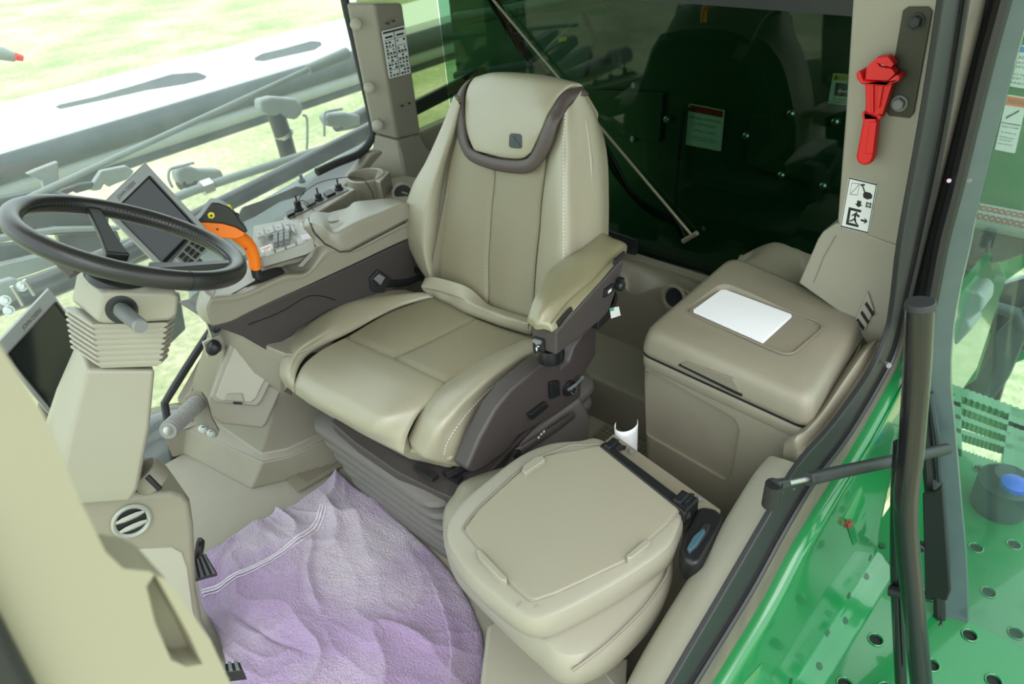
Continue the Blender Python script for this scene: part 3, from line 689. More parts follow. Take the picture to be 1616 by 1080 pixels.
bm = tube([V(705, 752, .36), V(735, 738, .36)], .008, 8); box(V(715, 752, .345), (.05, .02, .015), bm=bm); box(V(672, 745, .36), (.07, .02, .012), bm=bm)
obj('slide_rail', bm, 'black', seat)
# bellows: five soft folds, each widening from its neck
def rr_ring(cx, cy, hx, hy, r, z, n=7):
    out = []
    for sx_, sy_, a0 in ((1, 1, 0), (-1, 1, 90), (-1, -1, 180), (1, -1, 270)):
        for i in range(n): a = math.radians(a0+90*i/(n-1)); out.append(Vector((cx+sx_*(hx-r)+r*math.cos(a), cy+sy_*(hy-r)+r*math.sin(a), z)))
    return out
for k in range(6):
    z1 = .325-k*.056
    hx, hy = .272-.006*k, .322-.010*k
    cx, cy = .062, .018-.004*k
    rings = []
    for q, (dz, g) in enumerate(((0.006, -.08), (.0, -.045), (-.005, -.018), (-.014, -.003), (-.027, 0), (-.039, -.005), (-.047, -.020), (-.051, -.05), (-.050, -.08))):
        rings.append(rr_ring(cx, cy, hx+g, hy+g, .07, z1+dz))
    obj('bellows_fold', loft(rings), 'bellows', seat)
obj('seat_base', loft([rr_ring(.065, 0, .20, .23, .06, .0), rr_ring(.065, 0, .20, .23, .06, .03)]), 'brown', seat)
# buckles tucked on the far side of the cushion
bk = thing('seat_belt_buckle', 'small black belt buckle wedged between the leather cushion and the armrest console', 'buckle', V(605, 462, .50))
bm = prism([at(585, 440, x=.40), at(598, 426, x=.40), at(618, 440, x=.40), at(606, 463, x=.40), at(588, 460, x=.40)], (.03, 0, 0)); obj('buckle_body', bm, 'rubber', bk, bevel=.004)
obj('release_button', prism([at(589, 440, x=.396), at(598, 432, x=.396), at(607, 438, x=.396), at(600, 450, x=.396)], (-.003, 0, 0)), 'grey', bk, bevel=.001)
bm = tube(smoothpath([at(608, 448, x=.41), at(640, 446, x=.41), at(668, 436, x=.41)], 4), .012, 8, sy=.5); tube(smoothpath([at(640, 430, x=.42), at(655, 425, x=.42), at(676, 447, x=.40)], 4), .008, 8, bm)
obj('belt_webbing', bm, 'black', bk)
# ------------------------------------------------------------------ armrest console (right hand side)
XC = .41
cn = thing('armrest_console', 'long beige and charcoal control armrest console on the far side of the leather seat', 'console', (.50, .15, .45))
def C_(u, v, x=XC): return at(u, v, x=x)
dark = [C_(645, 378), C_(519, 437), C_(391, 492), C_(363, 508), C_(338, 514), C_(345, 518), C_(384, 532), C_(421, 553), C_(437, 559), C_(447, 556), C_(470, 520), C_(520, 490), C_(600, 470), C_(655, 440), C_(655, 400)]
obj('lower_shell', prism(dark, (.20, 0, 0)), 'brown', cn, bevel=.012, seg=4)
obj('seam_line', tube(smoothpath([C_(392, 513, XC-.001), C_(440, 494, XC-.001), C_(478, 472, XC-.001), C_(492, 467, XC-.001), C_(510, 468, XC-.001), C_(530, 474, XC-.001)], 5), .0014, 6), 'slot', cn)
# upper beige shell: side profile swept across, nose rounded in plan
def ZC(u, v, z): return at(u, v, z=z)
side = [(648, 374), (519, 434), (391, 492), (360, 506), (336, 514), (318, 502), (311, 484), (316, 476)]
topn = [ # rows from nose to rear; columns inner side bottom -> top -> outer
 [C_(336, 514), C_(330, 500), C_(328, 484), C_(335, 470), at(338, 462, x=.45), at(334, 452, x=.50), at(328, 446, x=.56)],
 [C_(363, 507), C_(364, 493), C_(368, 478), C_(376, 466), at(378, 455, x=.45), at(372, 446, x=.50), at(352, 434, x=.58)],
 [C_(391, 493), C_(393, 480), C_(399, 468), C_(408, 455), at(405, 444, x=.45), at(395, 430, x=.51), at(374, 420, x=.60)],
 [C_(440, 470), C_(442, 458), C_(445, 447), C_(450, 436), at(447, 430, x=.45), at(430, 420, x=.51), at(398, 408, x=.60)],
 [C_(478, 453), C_(479, 445), C_(482, 438), C_(485, 430), at(474, 425, x=.45), at(450, 410, x=.50), at(420, 390, x=.58)],
 [C_(519, 434), C_(520, 422), C_(521, 405), C_(518, 393), at(506, 378, x=.44), at(490, 372, x=.50), at(458, 352, x=.62)],
 [C_(560, 415), C_(560, 408), C_(560, 398), C_(560, 392), at(540, 372, x=.46), at(520, 358, x=.54), at(490, 345, x=.62)],
 [C_(610, 391), C_(610, 384), C_(610, 374), C_(610, 366), at(590, 350, x=.46), at(570, 340, x=.54), at(545, 330, x=.62)],
 [C_(650, 373), C_(650, 366), C_(650, 355), C_(650, 347), at(640, 335, x=.46), at(620, 325, x=.54), at(600, 318, x=.62)]]
obj('upper_shell', net(topn, 50, 110, edges='', skirt=.0), 'plastic', cn, solid=.004)
nose = [[C_(336, 514), C_(330, 500), C_(328, 484), C_(335, 470), at(338, 462, x=.45), at(334, 452, x=.50), at(328, 446, x=.56)],
        [at(322, 506, x=.43), at(318, 494, x=.44), at(317, 480, x=.45), at(321, 466, x=.46), at(322, 458, x=.48), at(322, 450, x=.52), at(323, 446, x=.57)],
        [at(314, 496, x=.47), at(311, 487, x=.48), at(312, 477, x=.49), at(315, 466, x=.50), at(317, 457, x=.52), at(319, 450, x=.54), at(321, 446, x=.58)],
        [at(318, 500, x=.56), at(316, 490, x=.56), at(318, 480, x=.56), at(320, 470, x=.57), at(321, 460, x=.58), at(322, 453, x=.59), at(322, 447, x=.60)]]
obj('nose_cap', net(nose, 30, 30, edges='', skirt=.0), 'plastic', cn, solid=.004)
obj('shell_core', prism([C_(645, 365, .43), C_(519, 418, .43), C_(440, 462, .43), C_(391, 486, .43), C_(345, 505, .43), C_(345, 518, .43), C_(420, 540, .43), C_(655, 430, .43)], (.17, 0, 0)), 'brown', cn, bevel=.01)
obj('cover_joint', tube(smoothpath([C_(316, 477, .475), C_(322, 482, .44), C_(338, 479, .415), C_(360, 468, .412), C_(385, 454, .43), C_(404, 443, .45)], 5), .0014, 6), 'slot', cn)
# lever slot
sl = [(383, 472), (392, 462), (404, 453), (414, 447), (411, 443), (414, 437), (430, 432), (442, 429), (450, 430), (444, 435), (432, 440), (423, 446), (418, 452), (404, 460), (392, 469), (385, 473)]
zs = lambda u: .735+(u-383)*.0003
sp_ = [at(u, v, x=.425+.0) for u, v in sl]
obj('lever_slot', prism(sp_, (.012, 0, .01)), 'slot', cn)
# raised wrist rail between slot and keypad
obj('raised_rail', net([[at(a, b, x=.44), at(a+2, b-8, x=.45), at(a-2, b-14, x=.48)] for a, b in [(404, 440), (425, 428), (450, 418), (474, 412), (490, 398), (500, 380)]], 12, 40, edges='', skirt=.01), 'plastic', cn)
f = bil([at(468, 420, x=.437), at(476, 420, x=.437), at(502, 392, x=.437), at(496, 386, x=.437)])
obj('backlit_strip', prism([f(a, b, .004) for a, b in ((0, 0), (1, 0), (1.0, 1), (.2, 1.0))], f.n*.0015), 'keys', cn, bevel=.0005)
# lid
lt = [(488, 343), (499, 335), (530, 336), (549, 327), (560, 319), (586, 316), (613, 314), (636, 318), (650, 324)]
lm = [(490, 352), (512, 360), (530, 368), (552, 358), (572, 349), (600, 338), (620, 329), (640, 322), (650, 330)]
lb_ = [(497, 366), (512, 382), (536, 395), (552, 394), (586, 376), (610, 364), (625, 356), (640, 348), (654, 342)]
rows = []
for k in range(9):
    xx = [.56, .60, .60, .59, .58, .58, .57, .55, .52][k]
    a = at(*lt[k], x=xx); b = at(*lm[k], x=[.49, .44, .415, .41, .41, .41, .41, .41, .41][k]); c = at(*lb_[k], x=[.45, .415, .405, .402, .402, .402, .402, .402, .402][k])
    rows.append([a+Vector((.01, 0, -.03)), a, a.lerp(b, .35)+Vector((0, 0, .004)), a.lerp(b, .75)+Vector((0, 0, .004)), b+Vector((.006, 0, .002)), b.lerp(c, .12), b.lerp(c, .5), c])
lid = obj('console_lid', net(rows, 60, 70, .003, .006, skirt=.004, edges='tr'), 'plastic', cn)
obj('lid_gap', tube([at(*p, x=q)+Vector((-.001, 0, -.001)) for p, q in zip([(487, 344), (489, 356), (497, 369), (512, 384), (536, 397), (552, 396), (586, 378), (640, 350)], (.56, .48, .44, .413, .404, .4015, .4015, .4015))], .0016, 6), 'slot', cn)
obj('lid_edge_collar', net([[at(476, 350, x=.50), at(484, 344, x=.56)], [at(480, 362, x=.46), at(488, 352, x=.49)], [at(490, 378, x=.44), at(496, 368, x=.45)], [at(505, 394, x=.425), at(511, 384, x=.415)]], 6, 24, edges='', skirt=.01), 'plastic_l', cn)
# keypads
f = bil([at(396, 366, z=.765), at(412, 405, z=.755), at(492, 378, z=.775), at(455, 345, z=.78)])
kp = obj('control_panel', prism([at(u, v, z=z) for u, v, z in [(400, 356, .758), (432, 350, .763), (455, 345, .768), (470, 350, .768), (482, 362, .767), (494, 377, .766), (480, 386, .760), (412, 406, .748), (398, 400, .745)]], (0, 0, -.03)), 'keys', cn, bevel=.003)
arc = [(402, 366), (416, 361), (431, 356), (445, 352), (456, 353), (464, 359)]
for (a, b), (c, d_) in zip(arc, arc[1:]):
    z = .772; dx, dy = .12*(c-a), .12*(d_-b)
    q = [at(a+dx, b+dy, z=z), at(c-dx, d_-dy, z=z), at(c-dx+3, d_-dy+9, z=z), at(a+dx+3, b+dy+9, z=z)]
    kk = obj('key', prism(q, (0, 0, -.008)), 'silver_key', kp, bevel=.0008)
for k in range(4):
    a, b = 418+k*17, 401-k*6; z = .768
    q = [at(a, b, z=z), at(a+14, b-5, z=z), at(a+12, b-11, z=z), at(a-2, b-6, z=z)]
    obj('key', prism(q, (0, 0, -.008)), 'silver_key', kp, bevel=.0008)
bm = NB()
for k in range(4):
    a, b = 415+k*17, 402-k*6; tube([at(a+15, b-5.5, z=.769), at(a+13, b-12, z=.769)], .0008, 4, bm)
for (a, b) in arc[1:-1]: tube([at(a, b, z=.773), at(a+3, b+9, z=.773)], .0009, 4, bm)
for (a, b) in arc[:-1]: tube([at(a+6, b+2, z=.774), at(a+9, b+3, z=.774)], .0012, 4, bm)
stuff(obj('key_marks', bm, 'inkgrey', kp))
for r_ in range(3):
    bm = NB()
    for k in range(5):
        a, b = 430+r_*9, 368-r_*2.5; t = k/4
        q = [at(a+1, b+t*20, z=.784-.022*abs(t-.4)), at(a+8, b-2+t*20, z=.784-.022*abs(t-.4)), at(a+8, b+2.4+t*20, z=.784-.022*abs(t-.4)), at(a+1, b+4.4+t*20, z=.784-.022*abs(t-.4))]
        prism(q, (0, 0, -.01), bm)
    obj('thumb_wheel', bm, 'grey', kp, smooth=False)
f = bil([at(413, 400, z=.766), at(432, 393, z=.768), at(428, 385, z=.77), at(410, 392, z=.768)])
bm = text_bm('▲', f, .4, .3, .6, .7, .001); obj('printed_label', rrect(f, 0, 0, 1, 1, 0, NB(), .0008), 'decal', kp)
bm = rrect(f, .1, .55, .9, .62, .001, NB()); rrect(f, .3, .35, .7, .42, .001, bm); obj('print', bm, 'dorange', kp)
f = bil([at(478, 379, z=.778), at(491, 376, z=.778), at(486, 369, z=.779), at(474, 372, z=.779)])
obj('printed_label', rrect(f, 0, 0, 1, 1, 0, NB(), .0008), 'towelband', kp)

# ---- multifunction lever
jl = thing('control_lever', 'orange and black multifunction control lever standing in the console slot', 'control lever', at(411, 452, x=.44))
obj('lever_shaft', tube([at(410, 452, x=.44), at(409, 443, x=.442), at(404, 430, x=.445)], [.010, .010, .008], 14), 'black', jl)
obj('lever_collar', tube([at(406, 437, x=.444), at(403, 421, x=.446)], [.0125, .0135], 16), 'black', jl)
xs_ = .448
def J(u, v, x=xs_): return at(u, v, x=x)
stem = smoothpath([J(403, 424), J(400, 405), J(392, 387), J(378, 374), J(366, 366)], 5)
n = len(stem)
obj('orange_stem', tube(stem, [.0165+.004*min(1, i/n*1.6) for i in range(n)], 18, sy=.85), 'orange', jl)
body = [(306, 354), (312, 350), (330, 351), (352, 353), (370, 358), (388, 366), (385, 374), (375, 378), (355, 377), (338, 378), (322, 372), (309, 363)]
nj = (CAM-J(350, 360)).normalized(); nj = Vector((nj.x, nj.y, nj.z*.3)).normalized()
Pj = J(350, 360)
obj('orange_grip', prism([on(u, v, Pj+nj*.02, nj) for u, v in body], -nj*.05), 'orange', jl, bevel=.008, seg=4)
blk = [(308, 352), (318, 342), (330, 325), (334, 320), (346, 321), (362, 328), (370, 336), (380, 350), (392, 366), (386, 369), (372, 360), (352, 354), (330, 352)]
obj('button_head', prism([on(u, v, Pj+nj*.022, nj) for u, v in blk], -nj*.055), 'black', jl, bevel=.006, seg=4)
nb = nj
f = bil([on(325, 345, Pj+nj*.0225, nj), on(340, 346, Pj+nj*.0225, nj), on(341, 334, Pj+nj*.0225, nj), on(327, 334, Pj+nj*.0225, nj)])
obj('yellow_button', lathe(f(.5, .5, -.001), f.n, [(.0085, 0), (.0085, .004), (.007, .005)], 6), 'yellow', jl)
obj('button_mark', lathe(f(.5, .5, .0035), f.n, [(.003, 0), (.003, .001)], 10), 'black', jl)
obj('yellow_button', lathe(on(364, 332, Pj+nj*.0, nj)+Vector((0, 0, .004)), (-.3, .4, .85), [(.006, 0), (.006, .010), (.004, .012)], 10), 'yellow', jl)
for (u, v) in ((349, 329), (355, 337), (362, 343), (369, 349), (376, 357), (373, 341)):
    obj('thumb_button', lathe(on(u, v, Pj+nj*.010, nj), (-.45, .5, .75), [(.0075, 0), (.0075, .006), (.005, .008)], 8), 'rubber', jl)
obj('grip_screw', lathe(on(343, 362, Pj+nj*.021, nj), nj, [(.003, 0), (.003, .001)], 10), 'rusty', jl)
obj('grip_screw', lathe(on(388, 393, J(388, 393)+nj*.019, nj), nj, [(.0025, 0), (.0025, .0015)], 10), 'rusty', jl)

# ---- displays
def display(name, label, q, scr, dep, parent=None, txt=None):
    t = thing(name, label, 'monitor', sum(q, Vector())/4-Vector((0, 0, .1)))
    f = bil(q)   # lower-left, lower-right, upper-right, upper-left in reading order
    h = obj('housing', prism([f(a, b, -.004) for a, b in ((0, 0), (1, 0), (1, 1), (0, 1))], -f.n*dep, scale=.8), 'plastic', t, bevel=.006)
    z = NB(); s0, t0, s1, t1 = scr
    o = [(0, 0), (1, 0), (1, 1), (0, 1)]; i = [(s0, t0), (s1, t0), (s1, t1), (s0, t1)]
    O = [z.verts.new(f(a, b, .006)) for a, b in o]; I = [z.verts.new(f(a, b, .006)) for a, b in i]
    O2 = [z.verts.new(f(a, b, -.006)) for a, b in o]; I2 = [z.verts.new(f(a, b, -.006)) for a, b in i]
    for k in range(4):
        l = (k+1) % 4
        z.faces.new((O[k], O[l], I[l], I[k])); z.faces.new((O2[k], I2[k], I2[l], O2[l])); z.faces.new((O[k], O2[k], O2[l], O[l])); z.faces.new((I[k], I[l], I2[l], I2[k]))
    bz = obj('bezel', z, 'silver', t, bevel=.0015)
    obj('screen', rrect(f, s0-.01, t0-.01, s1+.01, t1+.01, .0, NB(), .002), 'screen', t, smooth=False)
    z = NB()
    for (a, b), (c, d_) in zip(i, i[1:]+i[:1]): tube([f(a, b, .0062), f(c, d_, .0062)], .0022, 4, z)
    obj('screen_gasket', z, 'black', t)
    return t, f, bz
# main monitor: quad px upper-left, upper-right, lower-right, lower-left (reading with its brand name along the top)
A = at(156, 326, d=1.60); Bq = at(228, 257, d=1.66)
Cq = at(324, 361, d=1.75); 
Dq = A+(Cq-Bq)
mt, f, bz = display('console_monitor', 'tilted grey-framed display behind the steering wheel with its brand name on the frame', [Dq, Cq, Bq, A], (.08, .07, .90, .86), .035)
obj('lettering', text_bm('JOHN DEERE', f, .28, .895, .66, .95, .0065), 'ink', bz)
obj('support_arm', tube([f(.5, .4, -.02), at(330, 440, x=.56), at(345, 470, x=.55)], .02, 10), 'brown', mt)
kq = [at(u, v, d=q) for u, v, q in [(275, 408, 1.66), (296, 428, 1.67), (333, 388, 1.71), (306, 372, 1.70)]]
kb = bil(kq)
kb_ = thing('button_pad', 'black push-button pad at the lower edge of the grey-framed display behind the wheel rim', 'keypad', kq[0])
obj('pad_body', prism([kb(a, b, 0) for a, b in ((0, 0), (1, 0), (1, 1), (0, 1))], -kb.n*.03), 'silver', kb_, bevel=.003)
for i in range(3):
    for j in range(3):
        obj('button', rrect(kb, .12+.28*i, .12+.28*j, .32+.28*i, .32+.28*j, .0, NB(), .005), 'black', kb_, bevel=.001)
A = at(-12, 548, d=1.60); Bq = at(76, 455, d=1.66); Cq = at(165, 575, d=1.78); Dq = A+(Cq-Bq)
mt, f, bz = display('corner_monitor', 'dark display with a pale frame at the left edge beside the steering column', [Dq, Cq, Bq, A], (.07, .10, .96, .86), .045)
obj('lettering', text_bm('JOHN DEERE', f, .42, .885, .76, .94, .0065), 'ink', bz)
obj('support_arm', tube([f(.5, .4, -.03), f(.5, .3, -.03)+Vector((.12, .12, -.3)), Vector((.60, 1.02, .0))], .02, 10), 'brown', mt)
# ------------------------------------------------------------------ steering wheel and column
HUB = Vector((.10, .66, 1.055)); WN = Vector((-.125, -.554, 1)).normalized()
wa, wb, _ = frame(WN, (1, 0, 0))    # wa ~ +X (far side), wb
sw_ = thing('steering_wheel', 'black leather steering wheel with three spokes in the left foreground of the cab', 'steering wheel', HUB-WN*.05)
rim = []
for k in range(96):
    t = 2*PI*k/96; rim.append(HUB+wa*.182*math.cos(t)+wb*.182*math.sin(t))
def rr_(t):
    return .0165+.0012*max(0, math.cos(3*t))
obj('rim', tube(rim, .0168, 20, closed=True), 'wheel', sw_)
bm = NB()
rnd = random.Random(2)
for k in range(150):
    t = 2*PI*k/150
    if 0.1 < (t % (2*PI/3)) < 2.0:
        for q in (-.35, .1):
            c = HUB+(wa*math.cos(t)+wb*math.sin(t))*(.182-.0168*math.cos(q))+WN*(-.0168*math.sin(q)); box(c, (.0022, .0022, .0022), bm=bm)
stuff(obj('grip_stitching', bm, 'rubber', sw_))
bm = NB()
def rimdir(u, v):
    p = on(u, v, HUB, WN)-HUB; return p.normalized()
for (u, v) in ((293, 345), (292, 440)):
    d_ = rimdir(u, v); c = HUB+d_*.182; ax = WN.cross(d_)
    obj('grip_joint', tube([c-ax*.0008, c+ax*.0008], .0173, 20), 'black', sw_)
dirs = [rimdir(138, 322), rimdir(380, 420), rimdir(30, 395)]
for d_ in dirs:
    ax = WN.cross(d_)
    s = loft([[HUB+d_*.172+ax*.013+WN*.006, HUB+d_*.172-ax*.013+WN*.006, HUB+d_*.172-ax*.011-WN*.008, HUB+d_*.172+ax*.011-WN*.008],
              [HUB+d_*.09+ax*.015-WN*.022, HUB+d_*.09-ax*.015-WN*.022, HUB+d_*.09-ax*.013-WN*.036, HUB+d_*.09+ax*.013-WN*.036],
              [HUB+d_*.035+ax*.022-WN*.038, HUB+d_*.035-ax*.022-WN*.038, HUB+d_*.035-ax*.020-WN*.055, HUB+d_*.035+ax*.020-WN*.055]])
    obj('spoke', s, 'black', sw_, bevel=.004)
obj('hub', lathe(HUB-WN*.085, WN, [(.056, 0), (.062, .006), (.062, .016), (.050, .026), (.036, .030), (.030, .032)], 40), 'black', sw_)
obj('hub_cap', lathe(HUB-WN*.054, WN, [(.028, 0), (.028, .004), (.022, .007), (.01, .008)], 32), 'silver', sw_)
# column
sc_ = thing('steering_column', 'beige steering column with a folded bellows under the black wheel', 'steering column', (.15, .92, .0))
PC = HUB-WN*.17; nc = (CAM-PC); nc = (nc-WN*nc.dot(WN)).normalized()
lat_ = WN.cross(nc)
def K(u, v, e=0.): return on(u, v, PC+nc*e, nc)
hd = [(113, 424), (118, 418), (168, 458), (176, 461), (283, 463), (280, 500), (272, 507), (158, 513), (150, 508), (112, 474)]
obj('column_head', loft([[K(u, v, .075) for u, v in [(160, 462), (172, 460), (270, 462), (283, 466), (280, 498), (268, 507), (164, 512), (150, 506)]],
                          [K(u, v, -.09) for u, v in [(122, 424), (150, 418), (220, 420), (262, 430), (268, 470), (240, 480), (140, 490), (112, 474)]]]), 'plastic', sc_, bevel=.012, seg=4)
nst = 8
for k in range(nst):
    a0, b0 = (104+3.2*k*.2, 0), None
    v0 = 512+k*8.6; 
    xl, xr = 146+k*1.1, 264-k*1.3
    ring = lambda dv, g: [K(xl-g, v0+dv, .062+g*.0004), K(xr+g, v0+dv-3, .062), K(xr+14+g-k*.6, v0+dv-14, .03), K(xr+2+g, v0+dv-30, -.09), K(xl-20-g, v0+dv-26, -.09), K(xl-44-g+k*.3, v0+dv-28, -.04)]
    obj('bellows_fold', loft([ring(0, -5), ring(1.5, 0), ring(3.5, 1), ring(5.2, 0), ring(7.4, -5), ring(9, -6)]), 'plastic', sc_)
lo = [[K(u, v, e) for u, v, e in [(136, 584, .058), (245, 584, .058), (240, 572, .0), (232, 552, -.09), (130, 520, -.09), (124, 545, -.02)]],
      [K(u, v, e) for u, v, e in [(112, 680, .058), (236, 676, .058), (234, 665, .0), (226, 650, -.09), (90, 610, -.09), (84, 650, -.02)]],
      [K(u, v, e) for u, v, e in [(92, 778, .058), (218, 770, .058), (222, 755, .0), (214, 740, -.09), (60, 700, -.09), (58, 735, -.02)]],
      [K(u, v, e) for u, v, e in [(100, 800, .05), (205, 792, .05), (215, 775, .0), (205, 760, -.09), (70, 720, -.09), (66, 750, -.02)]]]
obj('column_shroud', loft(lo), 'plastic', sc_, bevel=.008)
obj('lower_joint', tube([K(222, 742, -.03), K(246, 762, -.03)], .035, 24), 'plastic_d', sc_, bevel=.004)
obj('joint_gap', tube(smoothpath([K(232, 752, .035), K(242, 762, .04), K(252, 772, .04)], 3), .006, 8), 'slot', sc_)
# stalk lever
kb = K(192, 490, .078)
st = thing('column_stalk', 'grey multifunction stalk sticking out of the beige steering column head', 'stalk', kb)
sd = (K(225, 518, .16)-kb).normalized()
obj('socket', lathe(kb-nc*.012, nc, [(.026, 0), (.026, .010), (.020, .011), (.006, .007)], 28), 'black', st)
obj('stalk_body', tube([kb, kb+sd*.03, kb+sd*.06, kb+sd*.078], [.014, .0135, .0125, .013], 16), 'shirt', st)
obj('stalk_tip', tube([kb+sd*.078, kb+sd*.084], [.013, .011], 16), 'grey', st)
s2 = thing('tilt_lever', 'dark grey lever on the far side of the column below the steering wheel rim', 'lever', K(96, 410, -.03))
obj('lever_arm', tube([K(120, 432, -.02), K(104, 414, -.03), K(96, 406, -.03)], [.014, .016, .014], 14), 'brown', s2)
obj('lever_end', tube([K(98, 409, -.03), K(88, 400, -.03)], [.0155, .0145], 14), 'black', s2)

# ---- pedestal
pd = thing('column_pedestal', 'beige pedestal with a round air vent below the steering column', 'pedestal', (.0, .9, 0))
PP = Vector((.12, .84, .60)); npd = Vector((-.62, -.18, .10)).normalized(); npd = (CAM-PP); npd.z *= .15; npd.normalize()
def Q(u, v, e=0.): return on(u, v, PP+npd*e, npd)
body = [(60, 786), (270, 776), (290, 780), (302, 792), (308, 830), (312, 930), (322, 985), (338, 1020), (350, 1110), (60, 1110)]
obj('pedestal_body', prism([Q(*p) for p in body], -npd*.20, scale=.96), 'trim_dusty', pd, bevel=.016, seg=5)
ins = [(60, 874), (272, 864), (288, 872), (297, 896), (306, 965), (318, 1010), (335, 1110), (60, 1110)]
obj('front_panel', prism([Q(u, v, .004) for u, v in ins], -npd*.01), 'plastic_l', pd, bevel=.008)
vc = Q(207, 822, .001)
va = thing('round_air_vent', 'round grey air vent with two blades on the beige pedestal', 'air vent', vc)
a_, b_, _ = frame(npd)
obj('vent_ring', lathe(vc, npd, [(.0375, -.002), (.0385, .004), (.034, .008), (.029, .004), (.029, -.002)], 40), 'grey_light', va)
obj('vent_throat', lathe(vc, npd, [(.030, .0005), (.030, .001)], 32), 'slot', va)
bd = (Q(225, 808)-Q(188, 824)).normalized(); bu = npd.cross(bd)
for s_ in (-.0115, .0115):
    c = vc+bu*s_+npd*.006; bm = loft([[c+bd*x_*.027+bu*q+npd*w_ for q, w_ in ((-.005*k_, 0), (0, .004*k_), (.005*k_, 0), (0, -.003))] for x_, k_ in ((-1, .6), (-.5, 1.2), (0, 1.3), (.5, 1.2), (1, .6))]); obj('vent_blade', bm, 'grey_light', va)
obj('side_knob', lathe(Q(310, 865, -.06), lat_*(-1 if lat_.dot(RT) < 0 else 1), [(.022, 0), (.024, .006), (.018, .014)], 24), 'black', pd)
# pedals
def pedal(name, label, q, th, nrib):
    t = thing(name, label, 'pedal', sum(q, Vector())/4-Vector((0, 0, .04)))
    f = bil(q); obj('pedal_plate', prism([f(a, b) for a, b in ((0, 0), (1, 0), (1, 1), (0, 1))], -f.n*th), 'black', t, bevel=.002)
    for i in range(nrib): obj('tread_rib', rrect(f, .04+i/nrib, .0, .04+(i+.55)/nrib, 1.0, .0, NB(), .006), 'shirt', t, bevel=.001)
    obj('pedal_arm', tube([f(.3, .5, -.02), f(.2, .7, -.05)+Vector((.0, .10, .02))], .012, 8), 'black', t)
pedal('brake_pedal', 'dark ribbed brake pedal between the pedestal and the lilac towel', [at(296, 918, z=.20), at(343, 905, z=.19), at(324, 874, z=.22), at(296, 880, z=.23)], .035, 5)
pedal('small_foot_pedal', 'small dark foot pedal at the lower left corner of the lilac towel', [at(350, 1062, z=.20), at(383, 1058, z=.20), at(378, 1045, z=.20), at(350, 1048, z=.20)], .035, 3)

# ---- foreground: near corner post trim with its pull recess
XF = -.80
def F_(u, v, x=XF): return at(u, v, x=x)
fo = [(-90, 330), (-40, 470), (0, 545), (70, 655), (125, 787), (167, 872), (195, 898), (235, 902), (262, 915), (290, 950), (332, 1010), (362, 1075), (400, 1180), (90, 1180), (60, 1085), (0, 968), (-90, 800)]
post = structure('trim_7', prism([F_(*p) for p in fo], (.05, .0, 0)), mat('near_post_plastic', (146, 143, 122), .5, bump=.2, bscale=700), 'beige trim of the near front door post, out of focus in the foreground', bevel=.012, seg=4)
cut(post, [prism([F_(u, v, XF-.03) for u, v in [(262, 962), (276, 942), (300, 985), (330, 1040), (350, 1085), (325, 1090), (300, 1080), (275, 1020)]], (.055, 0, 0))])
sl_ = [(-90, 800), (0, 968), (60, 1085), (110, 1200), (-90, 1200)]
structure('trim_8', prism([F_(u, v, XF-.02) for u, v in sl_], (.05, 0, 0)), 'rubber', 'black door seal of the near front post', bevel=.01)
# ------------------------------------------------------------------ right front corner base, foot rest, bin
def ringw(pts): return [Vector(p) for p in pts]
b0 = [at(291, 718, z=0), at(396, 773, z=0), at(453, 759, z=0), at(527, 739, z=0)]
b1 = [at(296, 677, z=.09), at(343, 697, z=.088), at(415, 730, z=.085), at(456, 721, z=.085), at(510, 696, z=.085)]
base0 = [b0[0], b0[0].lerp(b0[1], .45), b0[1], b0[2], b0[3]]
ext = [Vector((.42, -.20, 0)), Vector((.90, -.20, 0)), Vector((.90, .55, 0))]
up = lambda L, z: [Vector((p.x, p.y, z)) for p in L]
cb = structure('trim_9', loft([base0+up(ext, 0), b1+up(ext, .09)]), 'trim_dusty', 'dusty beige skirting at the foot of the right front corner', bevel=.006)
b2 = [at(303, 655, z=.11), at(348, 672, z=.10), at(412, 716, z=.10), at(452, 708, z=.10), at(506, 684, z=.10)]
b3 = [at(304, 600, z=.30), at(352, 620, z=.30), at(438, 640, z=.28), at(462, 630, z=.28), at(510, 600, z=.30)]
b4 = [at(330, 516, z=.55), at(356, 520, z=.55), at(450, 560, z=.52), at(466, 560, z=.52), at(520, 540, z=.50)]
e2 = [Vector((.50, -.20, 0)), Vector((.90, -.20, 0)), Vector((.84, .42, 0))]
e3 = [Vector((.50, -.20, 0)), Vector((.86, -.20, 0)), Vector((.74, .34, 0))]
e4 = [Vector((.50, -.20, 0)), Vector((.70, -.20, 0)), Vector((.64, .28, 0))]
structure('wall_front_corner', loft([b1+up(ext, .09), b2+up(e2, .10), b3+up(e3, .30), b4+up(e4, .52)]), 'plastic', 'beige right front corner trim under the console', bevel=.008)
# storage bin
bn = thing('door_pocket', 'beige storage pocket with a pale flip lid below the console nose', 'storage bin', (.5, .45, .1))
P0 = at(380, 640, x=.50); nb_ = Vector((-.80, .42, .42)).normalized()
def G(u, v, e=0.): return on(u, v, P0+nb_*e, nb_)
fr_ = [(328, 632), (334, 660), (350, 670), (415, 677), (422, 668), (450, 604), (452, 560), (382, 530), (362, 528)]
obj('bin_body', prism([G(u, v, .0) for u, v in fr_], -nb_*.06), 'trim_dusty', bn, bevel=.008)
obj('bin_rim', prism([G(u, v, .012) for u, v in [(331, 628), (340, 636), (405, 642), (413, 634), (446, 566), (380, 532), (366, 530)]], -nb_*.03), 'plastic', bn, bevel=.006)
obj('bin_lid', prism([G(u, v, .017) for u, v in [(340, 627), (347, 633), (396, 636), (404, 629), (437, 562), (379, 535), (372, 540)]], -nb_*.012), 'plastic_l', bn, bevel=.004)
